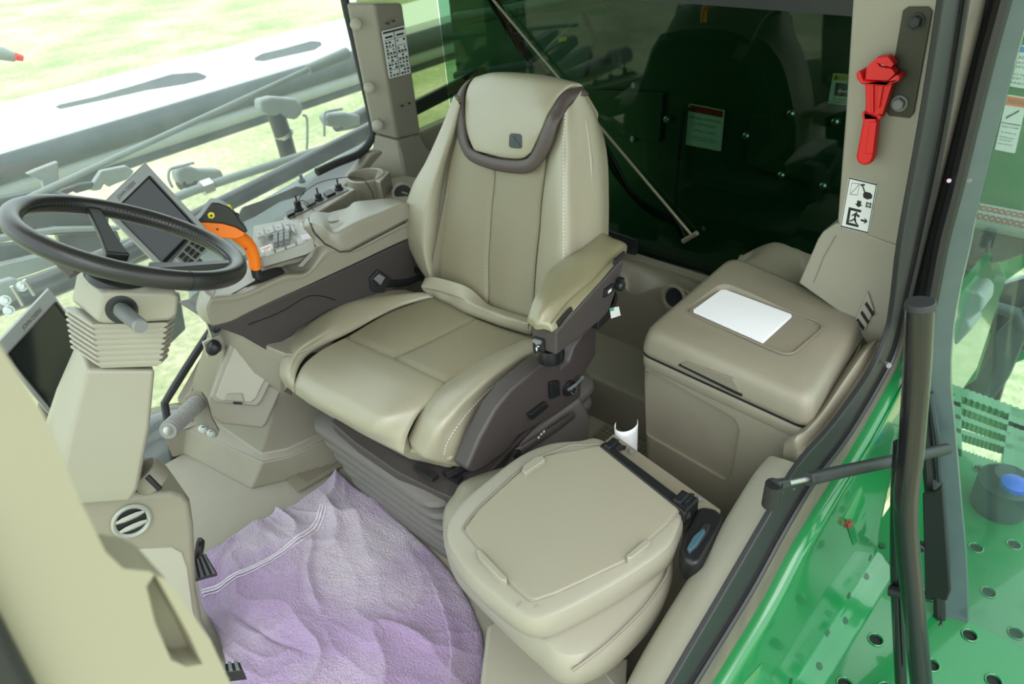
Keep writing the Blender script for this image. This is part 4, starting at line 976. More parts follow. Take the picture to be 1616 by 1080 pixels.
obj('finger_tab', prism([G(u, v, .021) for u, v in [(353, 633), (357, 622), (382, 621), (386, 635)]], -nb_*.012), 'plastic', bn, bevel=.003)
obj('latch_slot', prism([G(u, v, .018) for u, v in [(368, 635), (382, 636), (382, 639), (368, 638)]], -nb_*.004), 'slot', bn)
for (u, v, nm, lb) in ((336, 549, 'power_socket', 'black capped power socket on the beige corner wall below the console nose'), (341, 517, 'power_socket', 'small black socket with a metal plate just under the console nose')):
    c = at(u, v, x=.56); n = Vector((-.8, .5, .15)).normalized(); t = thing(nm, lb, 'socket', c-Vector((0, 0, .015)))
    obj('socket_plate', box(c-n*.014, (.01, .05, .05), bm=NB()), 'plastic_l' if v > 530 else 'metal', t, bevel=.002)
    obj('socket_cap', lathe(c-n*.012, n, [(.020, 0), (.022, .006), (.018, .010), (.017, .028), (.012, .032)], 16) if v > 530 else lathe(c-n*.01, n, [(.013, 0), (.013, .02), (.008, .024)], 16), 'black', t)
# foot peg
fp = thing('foot_rest_peg', 'grey ribbed foot rest peg bolted on a taupe bracket beside the windscreen', 'foot rest', at(345, 690, x=.62))
a, b = at(265, 680, x=.50), at(312, 636, x=.66)
ax = (b-a); n_ = 30; rad = []
pp = []
for i in range(n_*2+1): pp.append(a.lerp(b, i/(2*n_))); rad.append(.0225 if i % 4 < 2 else .0195)
obj('peg_grip', tube(pp, rad, 24), 'greyrib', fp)
for i in range(13): 
    c = a.lerp(b, .06+i*.072); obj('grip_ring', tube([c-ax.normalized()*.0035, c+ax.normalized()*.0035], .0248, 24), 'greyrib', fp, bevel=.0012)
obj('end_bolt', lathe(a, -ax, [(.012, 0), (.012, .003), (.006, .004)], 12), 'metal', fp)
n2 = -ax.normalized()
obj('bracket', prism([on(u, v, b, n2) for u, v in [(290, 628), (302, 618), (318, 620), (326, 632), (334, 660), (345, 680), (342, 690), (334, 692), (318, 682), (300, 655)]], -n2*.01), 'trim_dusty', fp, bevel=.002)
for (u, v) in ((320, 677), (333, 684)): bolt(on(u, v, b+n2*.001, n2), n2, .0095, 'metal', fp)

# ------------------------------------------------------------------ storage box with lid (left rear)
sb_ = thing('storage_box', 'large beige storage box with a hinged lid behind the fold-down seat', 'storage box', (-.61, -.38, .05))
FRc, FLc, RLc, RRc = at(1009, 552, z=.55), at(1277, 674, z=.55), at(1366, 524, z=.57), at(1150, 429, z=.61)
FR2 = at(1018, 520, z=.60); 
def ro(pts, r, z=None, n=6):
    """round the corners of a plan polygon"""
    out = []; m = len(pts)
    for i in range(m):
        p, a, b = pts[i], pts[i-1], pts[(i+1) % m]; A = p+(a-p).normalized()*r; B_ = p+(b-p).normalized()*r
        for k in range(n+1): t = k/n; out.append(A*(1-t)**2+p*2*t*(1-t)+B_*t*t)
    return out
base = [FRc, FLc, RLc, RRc]
cen = sum(base, Vector())/4
def sc(pts, k, dz=0): return [cen+(p-cen)*k+Vector((0, 0, dz)) for p in pts]
zl = lambda dz, k, r: ro([p+Vector((0, 0, dz)) for p in sc(base, k)], r)
lidb = loft([zl(-.0085, .99, .030), zl(-.004, 1.004, .030), zl(.006, 1.004, .030), zl(.034, .988, .034), zl(.047, .970, .036), zl(.056, .94, .04), zl(.0605, .88, .04), zl(.061, .6, .04)])
lid = obj('box_lid', lidb, 'trim_dusty', sb_)
zt = cen.z+.062
rec = ro([on(u, v, Vector((cen.x, cen.y, zt)), (RLc-FLc).cross(FRc-FLc)) for u, v in [(1140, 452), (1303, 512), (1245, 562), (1078, 490)]], .030)
ln = (RLc-FLc).cross(FRc-FLc).normalized(); ln = ln if ln.z > 0 else -ln
cut(lid, [prism([p-ln*.008 for p in rec], ln*.04)])
for e, g in ((.0, 1.0), (-.0, .965)):
    cc = sum(rec, Vector())/len(rec); obj('recess_rim', tube([cc+(p-cc)*g*1.012-ln*(.0015 if g == 1. else .007) for p in rec], .0022, 6, closed=True), 'plastic_d', lid)
# handle cut-out: shadow slot and lip
def FB(u, v, e=0.):
    nf = (FLc-FRc).cross(Vector((0, 0, 1))).normalized(); nf = nf if nf.dot(CAM-FRc) > 0 else -nf
    return on(u, v, FRc+nf*e, nf), nf
obj('handle_recess', prism([FB(u, v, .003)[0] for u, v in [(1072, 577), (1082, 571), (1156, 598), (1170, 622), (1168, 626)]], -FB(0, 0)[1]*.006), 'plastic_d', lid, bevel=.001)
obj('handle_gap', prism([FB(u, v, .004)[0] for u, v in [(1070, 577), (1072, 575), (1170, 622), (1170, 626), (1160, 622)]], -FB(0, 0)[1]*.006), 'slot', lid)
bz = lambda dz, k, r=.03: ro([p+Vector((0, 0, dz)) for p in sc(base, k)], r)
obj('box_rim', loft([bz(-.046, .99), bz(-.042, 1.0), bz(-.018, 1.002), bz(-.012, .985)]), 'trim_dusty', sb_)
def low_(k, z): return ro([Vector(((cen.x+(p.x-cen.x)*k), (cen.y+(p.y-cen.y)*k), z)) for p in base], .03)
obj('lid_gap', loft([bz(-.0125, 1.0035), bz(-.0085, 1.0035)]), 'slot', sb_)
body = obj('box_body', loft([low_(.92, .02), low_(.95, .24), low_(.985, .45), low_(.99, .53)]), 'trim_dusty', sb_)
# front recessed panel
pa = [(1016, 588), (1030, 590), (1156, 662), (1165, 680), (1150, 755), (1138, 762), (1004, 684), (1003, 674)]
nf = FB(0, 0)[1]
pf = FRc.lerp(FLc, .5)+Vector((0, 0, -.22)); nfr = (nf+Vector((0, 0, -.10))).normalized()
pan = [on(u, v, pf+nf*.004, nf) for u, v in pa]
cut(body, [prism([p-nf*.020-Vector((0, 0, .0)) for p in pan], nf*.10, scale=1.04)])
obj('box_foot', prism([Vector((p.x, p.y, 0)) for p in low_(.90, 0)], (0, 0, .10)), 'plastic_d', sb_, bevel=.01)
# papers on the lid
pq = [on(u, v, Vector((cen.x, cen.y, zt))-ln*.004, ln) for u, v in [(1094, 492), (1204, 541), (1250, 499), (1141, 458)]]
for k in range(3):
    off = Vector((.002*k, -.003*k, .0)); 
    t = tag(obj('paper_sheet', prism([p+off+ln*(.0012*k-.003) for p in pq], ln*.0008), 'white', None, smooth=False), ['white paper sheet at the bottom of the small stack on the storage box lid', 'white paper sheet in the middle of the small stack on the storage box lid', 'blank white paper sheet lying on top in the storage box lid recess'][k], 'paper', 'papers on the storage box lid')
# rear deck and flared foot of the left rear post
def D_(u, v, z): return at(u, v, z=z)
rows = [[D_(1160, 412, .60), D_(1182, 398, .61), D_(1215, 385, .60), D_(1255, 392, .60), D_(1290, 405, .60), Vector((-.88, -.78, .60))],
        [D_(1155, 420, .60), D_(1178, 406, .61), D_(1220, 384, .63), D_(1262, 400, .625), D_(1290, 425, .62), Vector((-.88, -.72, .62))],
        [D_(1150, 427, .595), D_(1172, 414, .605), D_(1200, 405, .635), D_(1255, 425, .63), D_(1300, 455, .62), Vector((-.88, -.66, .62))],
        [D_(1145, 434, .59), D_(1162, 426, .60), D_(1150, 429, .615), D_(1250, 466, .615), D_(1345, 500, .60), Vector((-.87, -.60, .60))]]
structure('trim_10', net(rows, 50, 30, edges='', skirt=.05), 'trim_dusty', 'dusty beige rear shelf behind the storage box lid')
structure('wall_rear_corner', prism([Vector((-.40, -.62, 0)), Vector((-.88, -.62, 0)), Vector((-.88, -.86, 0)), Vector((-.30, -.86, 0))], (0, 0, .50)), 'plastic_d', 'beige rear left corner below the shelf', bevel=.01)
YP = -.50
def PL(u, v, y=YP): return at(u, v, y=y)
ft = [(1260, 447), (1290, 378), (1298, 366), (1320, 352), (1416, 388), (1420, 394), (1404, 500), (1398, 548), (1376, 556), (1345, 508)]
structure('trim_11', prism([PL(u, v, -.50-.10*max(0, (v-360)/140*0)) for u, v in ft], (0.0, -.16, 0)), 'plastic', 'beige flared foot of the left rear post', bevel=.012, seg=4)
ti = [(1380, 538), (1364, 556), (1335, 597), (1300, 648), (1274, 678), (1256, 692), (1252, 728), (1252, 760)]
to = [(1399, 544), (1392, 562), (1374, 598), (1318, 678), (1292, 706), (1274, 724), (1260, 742), (1250, 770)]
rows = [[at(*a, x=-.832)+Vector((.02, 0, -.02)), at(*a, x=-.838), at(*mid(a, b), x=-.850), at(*b, x=-.872), at(*b, x=-.872)+Vector((.0, 0, -.03))] for a, b in zip(ti, to)]
structure('trim_12', net(rows, 16, 60, edges='', skirt=.006), 'trim_dusty', 'beige side trim between the storage box and the door seal')
obj('joint_line', tube([PL(1319, 372, YP+.001), PL(1300, 405, YP+.001), PL(1284, 446, YP+.001)], .0011, 6), 'plastic_d', bpy.data.objects['trim_11'])
vt = thing('slot_vent', 'small air outlet with three slanted slots beside the storage box lid', 'air vent', at(1375, 520, x=-.80))
nv_ = (CAM-PL(1375, 490)); nv_.normalize()
vo = PL(1372, 492, -.4985); nv_ = Vector((0, 1, 0))
obj('vent_plate', prism([on(u, v, vo, nv_) for u, v in [(1349, 506), (1370, 458), (1380, 488), (1364, 526)]], nv_*.004), 'plastic', vt, bevel=.002)
for a, b in (((1351, 506), (1362, 522)), ((1358, 494), (1369, 512)), ((1365, 480), (1377, 500))):
    obj('slot', prism([on(u, v, vo+nv_*.0035, nv_) for u, v in [(a[0], a[1]), (a[0]+3, a[1]-4), (b[0]+3, b[1]-5), (b[0]+.5, b[1])]], nv_*.0015), 'slot', vt)
# left rear post
po = [(1346, -40), (1345, 0), (1334, 180), (1321, 350), (1326, 358), (1414, 388), (1421, 384), (1450, 210), (1493, -40)]
pst = structure('trim_13', prism([PL(u, v) for u, v in po], (0, -.14, 0)), 'plastic', 'beige left rear post', bevel=.016, seg=5)
PY = YP+.0005
pl = thing('mounting_plate', 'dark olive mounting plate with two bolts beside the red tool', 'plate', PL(1435, 180, PY))
obj('plate_body', prism([PL(u, v, PY) for u, v in [(1426, 16), (1434, 10), (1466, 10), (1472, 18), (1443, 178), (1436, 186), (1404, 182), (1398, 174)]], (0, .004, 0)), 'olive', pl, bevel=.001)
for (u, v) in ((1446, 34), (1420, 163)): bolt(PL(u, v, PY+.004), (0, 1, 0), .0115, 'rubber' if v < 50 else 'grey', pl)
# red escape tool
rt = thing('escape_hammer', 'bright red plastic window escape hammer clipped on the beige left rear post', 'escape tool', PL(1370, 252, YP+.01))
def T(u, v, e): return PL(u, v, YP+e)
obj('handle', prism([T(u, v, .012) for u, v in [(1368, 186), (1371, 180), (1389, 180), (1391, 188), (1385, 244), (1380, 254), (1370, 257), (1361, 254), (1357, 244)]], (0, .022, 0)), 'red', rt, bevel=.006, seg=4)
obj('handle_ridge', prism([T(u, v, .034) for u, v in [(1373, 192), (1385, 192), (1379, 242), (1366, 242)]], (0, .004, 0)), 'red', rt, bevel=.004)
obj('shank', prism([T(u, v, .008) for u, v in [(1371, 125), (1413, 128), (1410, 145), (1396, 184), (1370, 182), (1372, 160)]], (0, .020, 0)), 'red', rt, bevel=.004)
for q in ([(1374, 128), (1380, 128), (1380, 178), (1376, 178)], [(1404, 130), (1410, 130), (1394, 180), (1389, 179)], [(1387, 130), (1396, 130), (1389, 170), (1384, 170)]):
    obj('rib', prism([T(u, v, .028) for u, v in q], (0, .005, 0)), 'red', rt, bevel=.0015)
obj('clip', prism([T(u, v, .004) for u, v in [(1362, 108), (1368, 105), (1373, 120), (1408, 125), (1425, 111), (1431, 112), (1430, 121), (1408, 130), (1371, 127), (1363, 118)]], (0, .034, 0)), 'red', rt, bevel=.003)
obj('head', prism([T(u, v, .012) for u, v in [(1372, 122), (1374, 104), (1380, 96), (1391, 86), (1408, 85), (1418, 97), (1413, 103), (1398, 98), (1392, 96), (1396, 101), (1414, 104), (1420, 112), (1416, 116), (1408, 124)]], (0, .022, 0)), 'red', rt, bevel=.003)
obj('blade', prism([T(u, v, .018) for u, v in [(1398, 99), (1412, 103), (1396, 101), (1390, 96)]], (0, .012, 0)), 'metal', rt)
obj('ribs_foot', prism([T(u, v, .010) for u, v in [(1368, 172), (1373, 172), (1374, 181), (1391, 181), (1392, 176), (1399, 178), (1396, 184), (1368, 183)]], (0, .024, 0)), 'red', rt, bevel=.002)
# escape instruction sticker
f = bil([T(1326, 358, .001), T(1371, 369, .001), T(1385, 290, .001), T(1340, 279, .001)])
es = thing('escape_sticker', 'white sticker with black pictograms of breaking the window and a running figure', 'sticker', T(1350, 362, .001))
obj('sticker_sheet', rrect(f, 0, 0, 1, 1, 0, NB(), .0008, .06, .55), 'decal', es)
bm = NB(); h = .0009
def outline(pts, w, bm):
    n = len(pts)
    for i in range(n):
        a, b = Vector(pts[i]), Vector(pts[(i+1) % n]); d_ = (b-a); L = d_.length; d_ /= L; p = Vector((-d_.y, d_.x))*w
        prism([f(q.x, q.y, h) for q in (a-d_*w-p, b+d_*w-p, b+d_*w+p, a-d_*w+p)], f.n*.0004, bm)
outline([(.03, .02), (.97, .02), (.97, .98), (.03, .98)], .012, bm)
def poly(pts, bm=bm): prism([f(a, b, h) for a, b in pts], f.n*.0004, bm)
poly([(.43, .60), (.57, .60), (.57, .53), (.64, .53), (.50, .47), (.36, .53), (.43, .53)])                     # down arrow
poly([(.18, .08), (.62, .08), (.62, .13), (.27, .13), (.27, .38), (.62, .38), (.62, .43), (.18, .43)])         # door frame
poly([(.62, .11), (.55, .09), (.62, .09)]); 
poly([(.66, .215), (.80, .215), (.78, .17), (.90, .235), (.78, .30), (.80, .255), (.66, .255)])               # arrow right
poly([(.44, .33), (.50, .33), (.50, .37), (.44, .37)])                                                       # runner head
poly([(.34, .30), (.50, .31), (.55, .27), (.60, .29), (.60, .31), (.55, .33), (.42, .34), (.33, .27), (.35, .26)])
poly([(.42, .31), (.50, .31), (.47, .24), (.42, .23)])
poly([(.44, .25), (.50, .23), (.52, .17), (.58, .15), (.56, .13), (.49, .15), (.43, .21)])
poly([(.42, .24), (.36, .20), (.28, .17), (.28, .15), (.38, .17), (.46, .22)])
poly([(.62, .80), (.82, .80), (.90, .76), (.90, .70), (.76, .66), (.62, .68), (.58, .74)])                     # fist
poly([(.44, .92), (.58, .94), (.60, .91), (.54, .90), (.66, .78), (.62, .77), (.50, .89), (.44, .89)])         # hammer
obj('pictogram', bm, 'ink', es, smooth=False)
bm = NB(); outline([(.14, .68), (.40, .70), (.40, .92), (.14, .90)], .006, bm); outline([(.14, .68), (.40, .92), (.30, .80)], .004, bm); outline([(.76, .53), (.90, .53), (.90, .59), (.76, .59)], .02, bm)
obj('fine_print', bm, 'inkgrey', es, smooth=False)

# ------------------------------------------------------------------ fold-down buddy seat
bs = thing('folding_seat', 'taupe vinyl fold-down instructor seat with a flat plastic panel on its back', 'seat', (-.58, .28, .0))
n = 9
zs_ = .46
def BS(u, v, z=zs_): return at(u, v, z=z)
out1 = [(950, 703), (915, 705), (868, 710), (820, 730), (765, 772), (724, 808), (705, 838), (708, 875), (740, 920), (785, 960), (815, 982), (845, 993), (880, 985), (940, 955), (1000, 920), (1055, 880), (1072, 850), (1078, 825), (1066, 800), (1010, 745)]
o1 = smoothpath([BS(*p, .425) for p in out1], 4, closed=True); c1 = sum(o1, Vector())/len(o1)
def rg(o, c, k, dz): return [Vector((c.x+(p.x-c.x)*k, c.y+(p.y-c.y)*k, p.z+dz)) for p in o]
obj('folded_backrest', loft([rg(o1, c1, .80, -.055), rg(o1, c1, .93, -.05), rg(o1, c1, .985, -.032), rg(o1, c1, 1.0, -.008), rg(o1, c1, .995, .010), rg(o1, c1, .975, .022), rg(o1, c1, .93, .027), rg(o1, c1, .6, .027)]), 'buddy', bs)
pan = [(948, 702), (1070, 797), (1071, 806), (1052, 828), (990, 882), (985, 886), (930, 912), (880, 935), (845, 947), (833, 945), (800, 916), (758, 868), (735, 840), (733, 832), (755, 803), (785, 775), (830, 735), (862, 718)]
pn = obj('plastic_back_panel', prism([BS(u, v, .458) for u, v in pan], (0, 0, -.02)), mat('matte_taupe_panel', (143, 138, 121), .55, bump=.25, bscale=600, var=.03), bs, bevel=.005, seg=3)
gp_ = smoothpath([BS(u, v, .4535) for u, v in pan], 2, closed=True)
obj('panel_groove', tube(gp_, .0035, 6, closed=True), 'plastic_d', bs)
for q in ([(823, 742), (829, 747), (861, 725), (857, 719), (845, 720), (826, 734)], [(752, 866), (758, 866), (800, 910), (800, 917), (790, 915), (755, 880)], [(988, 876), (1018, 850), (1027, 852), (1026, 858), (998, 880), (990, 882)]):
    obj('edge_clip', prism([BS(u, v, .468) for u, v in q], (0, 0, -.02)), 'buddy', bs, bevel=.003)
out2 = [(740, 765), (715, 790), (700, 815), (700, 855), (715, 895), (745, 930), (800, 985), (850, 1030), (880, 1055), (915, 1060), (960, 1040), (1005, 1000), (1045, 950), (1062, 905), (1062, 880), (1040, 860), (960, 780), (850, 740)]
o2 = smoothpath([BS(*p, .335) for p in out2], 4, closed=True); c2 = sum(o2, Vector())/len(o2)
obj('seat_cushion', loft([rg(o2, c2, .80, -.065), rg(o2, c2, .95, -.06), rg(o2, c2, .99, -.045), rg(o2, c2, 1.0, -.01), rg(o2, c2, .985, .02), rg(o2, c2, .95, .034), rg(o2, c2, .85, .042), rg(o2, c2, .6, .044)]), 'buddy', bs)
obj('cushion_seam', tube(smoothpath([BS(855, 1030, .34), BS(862, 1010, .345), BS(868, 994, .362), BS(878, 990, .372)], 4), .0015, 6), 'plastic_d', bs)
sm = smoothpath([BS(903, 1059, .345), BS(945, 1028, .372), BS(985, 992, .378), BS(1020, 955, .38), BS(1048, 915, .378), BS(1056, 895, .376)], 5)
obj('piping', tube(sm, .003, 6), 'plastic_d', bs)
obj('backrest_seam', tube(smoothpath([BS(822, 950, .462), BS(815, 960, .447), BS(812, 975, .43), BS(815, 983, .41)], 4), .0012, 6), 'plastic_d', bs)
obj('backrest_seam', tube(smoothpath([BS(848, 955, .456), BS(842, 968, .445), BS(839, 980, .43), BS(841, 992, .41)], 4), .0012, 6), 'plastic_d', bs)
obj('seat_pedestal', loft([rg(o2, c2, .55, -.33), rg(o2, c2, .60, -.2), rg(o2, c2, .72, -.06)]), 'plastic_d', bs)
hg = [(946, 703), (956, 696), (1078, 788), (1088, 800), (1082, 812), (1068, 800)]
obj('hinge_bar', prism([BS(u, v, .462) for u, v in hg], (0, 0, -.03)), 'black', bs, bevel=.003)
for (u, v) in ((965, 703), (1075, 788)):
    bm = box(BS(u, v, .462), (.018, .034, .018)); box(BS(u+7, v+5, .455), (.012, .03, .014), bm=bm); obj('hinge_bracket', bm, 'black', bs, bevel=.002)
bolt(BS(1080, 812, .44), (-.5, .7, .3), .009, 'black', bs)
obj('side_latch', box(BS(1082, 806, .43), (.025, .06, .04)), 'black', bs, bevel=.004)
rl = thing('seat_rail', 'taupe steel hinge rail with hook slots behind the fold-down seat', 'rail', BS(1050, 750, .36))
rq = [at(952, 698, z=.41), at(968, 684, z=.41), at(1138, 804, z=.41), at(1136, 816, z=.41), at(1112, 812, z=.41), at(1080, 792, z=.41)]
ro_ = obj('rail_body', prism(rq, (0, 0, -.10)), 'trim_dusty', rl, bevel=.004)
for (u, v) in ((980, 709), (1088, 785)):
    obj('hook_slot', tube(smoothpath([at(u-4, v+6, z=.412), at(u-3, v, z=.412), at(u+2, v-2, z=.412), at(u+7, v-1, z=.412)], 4), .006, 8), 'slot', rl)
for (u, v) in ((996, 714), (1104, 789)): bolt(at(u, v, z=.411), (0, 0, 1), .006, 'grey', rl)
c = at(988, 696, z=.345); arc_ = [c+Vector((.024*math.cos(a), .034*math.sin(a), 0)) for a in [math.radians(20+22*k) for k in range(11)]]
tp = tag(obj('paper_sheet', net([[p+Vector((0, 0, .055)) for p in arc_], [p+Vector((0, 0, .0)) for p in arc_], [p+Vector((0, 0, -.06)) for p in arc_]], 24, 6, edges='', skirt=0), 'white', None, solid=.0008), 'curled white paper sheet wedged upright between the seat rail and the storage box', 'paper')
# seat belt buckle block
bb = thing('belt_retractor', 'chunky black plastic belt buckle housing at the end of the hinge rail', 'buckle', at(1100, 885, z=.30))
ring = [(1108, 797), (1128, 800), (1144, 812), (1146, 822), (1110, 885), (1100, 892), (1078, 884), (1072, 866), (1078, 842), (1098, 802)]
obj('housing', prism([at(u, v, z=.42) for u, v in ring], (0, 0, -.07), scale=.92), 'black', bb, bevel=.012, seg=4)
obj('slot_frame', prism([at(u, v, z=.424) for u, v in [(1082, 866), (1092, 846), (1112, 824), (1122, 826), (1120, 836), (1102, 862), (1088, 874)]], (0, 0, -.01)), 'rubber', bb, bevel=.004)
obj('release_button', prism([at(u, v, z=.430) for u, v in [(1084, 864), (1094, 846), (1110, 832), (1114, 838), (1100, 860), (1088, 870)]], (0, 0, -.01)), mat('blue_grey_button', (62, 92, 104), .3), bb, bevel=.003)
# inner lower left wall beside the seat: tray
rows = [[at(770, 1030, z=.02), at(820, 1000, z=.10), at(1000, 880, z=.12), at(1060, 800, z=.12)],
        [at(755, 1120, z=.02), at(840, 1120, z=.12), at(1010, 960, z=.14), at(1120, 830, z=.16)],
        [at(755, 1200, z=.02), at(900, 1180, z=.14), at(1030, 1000, z=.18), at(1160, 800, z=.24)]]
structure('wall_left', prism([Vector((-.74, .55, 0)), Vector((-.74, -.15, 0)), Vector((-.74, -.15, .40)), Vector((-.74, .10, .22)), Vector((-.74, .35, .14)), Vector((-.74, .55, .12))], (-.115, 0, 0)), 'plastic', 'beige inner sill wall below the door opening', bevel=.015)
si = [(1212, 722), (1190, 748), (1150, 812), (1100, 892), (1050, 972), (1010, 1040), (975, 1110), (940, 1180)]
so = [(1262, 735), (1240, 770), (1206, 830), (1156, 917), (1110, 995), (1066, 1072), (1035, 1130), (1000, 1190)]
rows = [[at(*a, x=-.775)+Vector((.01, 0, -.06)), at(*a, x=-.775), at(*mid(a, b, .35), x=-.812)+Vector((0, 0, .006)), at(*mid(a, b, .75), x=-.850)+Vector((0, 0, .004)), at(*b, x=-.872), at(*b, x=-.872)+Vector((0, 0, -.02))] for a, b in zip(si, so)]
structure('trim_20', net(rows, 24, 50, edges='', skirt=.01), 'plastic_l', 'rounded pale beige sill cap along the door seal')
tr = [(755, 1090), (768, 985), (800, 965), (860, 1000), (960, 1040), (985, 1060), (980, 1100)]
structure('trim_14', prism([at(u, v, z=.16) for u, v in tr]+[Vector((-.74, .48, .16)), Vector((-.74, .62, .16)), Vector((-.40, .72, .16))], (0, 0, -.16)), 'plastic', 'beige floor step below the fold-down seat', bevel=.012)
tc_ = [(945, 1052), (958, 1046), (990, 1040), (988, 1078), (976, 1090)]
structure('trim_15', prism([at(u, v, z=.17) for u, v in tc_], (0, 0, -.01)), 'plastic', 'small cover panel in the beige floor step', bevel=.002)

# ------------------------------------------------------------------ towel
cor = [at(345, 858, z=.03), at(530, 742, z=.03), at(765, 1000, z=.03), at(360, 1110, z=.03)]
rows = [[at(345, 858, z=.02), at(400, 822, z=.035), at(470, 785, z=.03), at(530, 740, z=.03)],
        [at(312, 890, z=.02), at(420, 870, z=.045), at(520, 830, z=.05), at(600, 795, z=.03)],
        [at(314, 945, z=.02), at(420, 925, z=.045), at(530, 890, z=.055), at(700, 885, z=.02)],
        [at(340, 1000, z=.03), at(430, 985, z=.05), at(560, 950, z=.05), at(752, 965, z=.02)],
        [at(352, 1060, z=.03), at(450, 1050, z=.05), at(600, 1020, z=.05), at(766, 1040, z=.02)],
        [at(330, 1150, z=.02), at(450, 1140, z=.04), at(600, 1120, z=.04), at(760, 1140, z=.02)]]
def crease(s, t, a, b, w, h, ridge=True):
    ax_, ay = a; bx, by = b; dx, dy = bx-ax_, by-ay; L2 = dx*dx+dy*dy
    k = max(0, min(1, ((s-ax_)*dx+(t-ay)*dy)/L2)); dd = math.hypot(s-ax_-k*dx, t-ay-k*dy)
    side = ((s-ax_)*dy-(t-ay)*dx)
    fade = math.sin(PI*min(1, max(0, .08+k*.84)))
    return h*math.exp(-(dd/w)**2)*fade*(1 if side > 0 else .55)
def tdisp(s, t):
    p = Vector((s*2.6+.3, t*2.9, 4.7))
    w = Vector((noise.noise(p*.8), noise.noise(p*.8+Vector((5, 3, 1))), 0))*.9
    r = 1-abs(noise.noise(p+w)); r2 = 1-abs(noise.noise(p*1.9+w*1.4+Vector((9, 2, 0))))
    h = .024*r**4+.006*r2**5+.0025*noise.noise(p*6)+.0012*noise.noise(p*22)
    h += crease(s, t, (.80, .02), (.60, .40), .035, .014)+crease(s, t, (.56, .18), (.53, .62), .020, .013)
    h += crease(s, t, (.92, .42), (.88, .95), .03, .012)+crease(s, t, (.16, .02), (.06, .30), .03, .010)
    h -= crease(s, t, (.055, .44), (.46, .80), .012, .010)
    return h-.012
tw_ = thing('towel', 'crumpled lilac terry towel spread over the cab floor', 'towel', (.0, .6, .0))
obj('terry_cloth', net(rows, 190, 210, .012, .02, skirt=.012, disp=tdisp), 'towel', tw_)
G0 = [[Vector(p) for p in r] for r in rows]
def TS(s, t, e=.0025):
    p = surf(G0, s, t); a = surf(G0, min(1, s+.01), t)-p; b = surf(G0, s, min(1, t+.01))-p; n = a.cross(b).normalized(); n = n if n.z > 0 else -n
    return p+n*(tdisp(s, t)+e)
bands = []
# two rows of points along the woven band in towel coordinates
ba = [(.02, .355), (.15, .325), (.30, .275), (.45, .215), (.60, .15), (.72, .09)]
for off in (0., .014, .034):
    bm = NB(); w_ = .009 if off != .034 else .005; pts = []
    L = smoothpath([Vector((a, b+off, 0)) for a, b in ba], 10)
    A_ = [bm.verts.new(TS(p.x, p.y)) for p in L]; B_ = [bm.verts.new(TS(p.x, p.y+w_)) for p in L]
    for i in range(len(L)-1): bm.faces.new((A_[i], A_[i+1], B_[i+1], B_[i]))
    obj('woven_band', bm, 'towelband', tw_)
rg_ = thing('floor_strip', 'strip of ribbed beige rubber at the base of the seat suspension', 'floor strip', at(480, 765, z=.0))
q = bil([at(453, 760, z=.008), at(470, 778, z=.008), at(560, 725, z=.008), at(520, 712, z=.008)])
obj('strip_body', rrect(q, 0, 0, 1, 1, 0, NB(), .004), 'trim_dusty', rg_)
for k in range(5): obj('rib', rrect(q, .1+k*.16, .2, .13+k*.16, .8, .004, NB(), .003), 'plastic_d', rg_)
# ------------------------------------------------------------------ door opening seals
XD = -.87
def SD(u, v, x=XD): return at(u, v, x=x)
Lp = [(1493, -40), (1490, 0), (1458, 200), (1424, 384), (1412, 480), (1402, 530), (1375, 590), (1318, 670), (1262, 735), (1215, 815), (1160, 910), (1058, 1085), (1010, 1170)]
Mp = [(1532, -40), (1525, 0), (1492, 200), (1454, 384), (1432, 480), (1416, 548), (1392, 600), (1338, 690), (1284, 762), (1236, 842), (1182, 940), (1090, 1090), (1045, 1170)]
Rp = [(1566, -40), (1556, 0), (1520, 200), (1478, 384), (1448, 490), (1428, 566), (1402, 618), (1352, 706), (1300, 790), (1252, 870), (1204, 960), (1122, 1096), (1080, 1170)]
def strip(name, A, B, x0, th, m, lb):
    A_ = smoothpath([SD(u, v, x0) for u, v in A], 5); B_ = smoothpath([SD(u, v, x0) for u, v in B], 5); bm = NB()
    a = [bm.verts.new(p) for p in A_]; b = [bm.verts.new(p) for p in B_]; c = [bm.verts.new(p+Vector((th, 0, 0))) for p in A_]; d_ = [bm.verts.new(p+Vector((th, 0, 0))) for p in B_]
    for i in range(len(a)-1):
        bm.faces.new((a[i], a[i+1], b[i+1], b[i])); bm.faces.new((c[i], d_[i], d_[i+1], c[i+1])); bm.faces.new((a[i], c[i], c[i+1], a[i+1])); bm.faces.new((b[i], b[i+1], d_[i+1], d_[i]))
    return structure(name, bm, m, lb, bevel=.003)
strip('trim_16', Lp, Mp, XD-.005, .012, 'rubber', 'matt black inner door seal strip')
strip('trim_17', Mp, Rp, XD-.012, .014, 'rubberdust', 'dusty outer rubber door sill strip')
structure('trim_18', tube(smoothpath([SD(u, v, XD-.012) for u, v in Mp], 5), .006, 8), 'rubber', 'rounded bead of the door seal')
bl = tag(obj('stop_bolt', lathe(SD(1396, 572, XD-.01), (-.6, .6, .2), [(.0035, 0), (.0035, .012), (.006, .012), (.006, .02)], 10), 'grey', None), 'small steel stop bolt on the black door seal above the green sill', 'bolt')

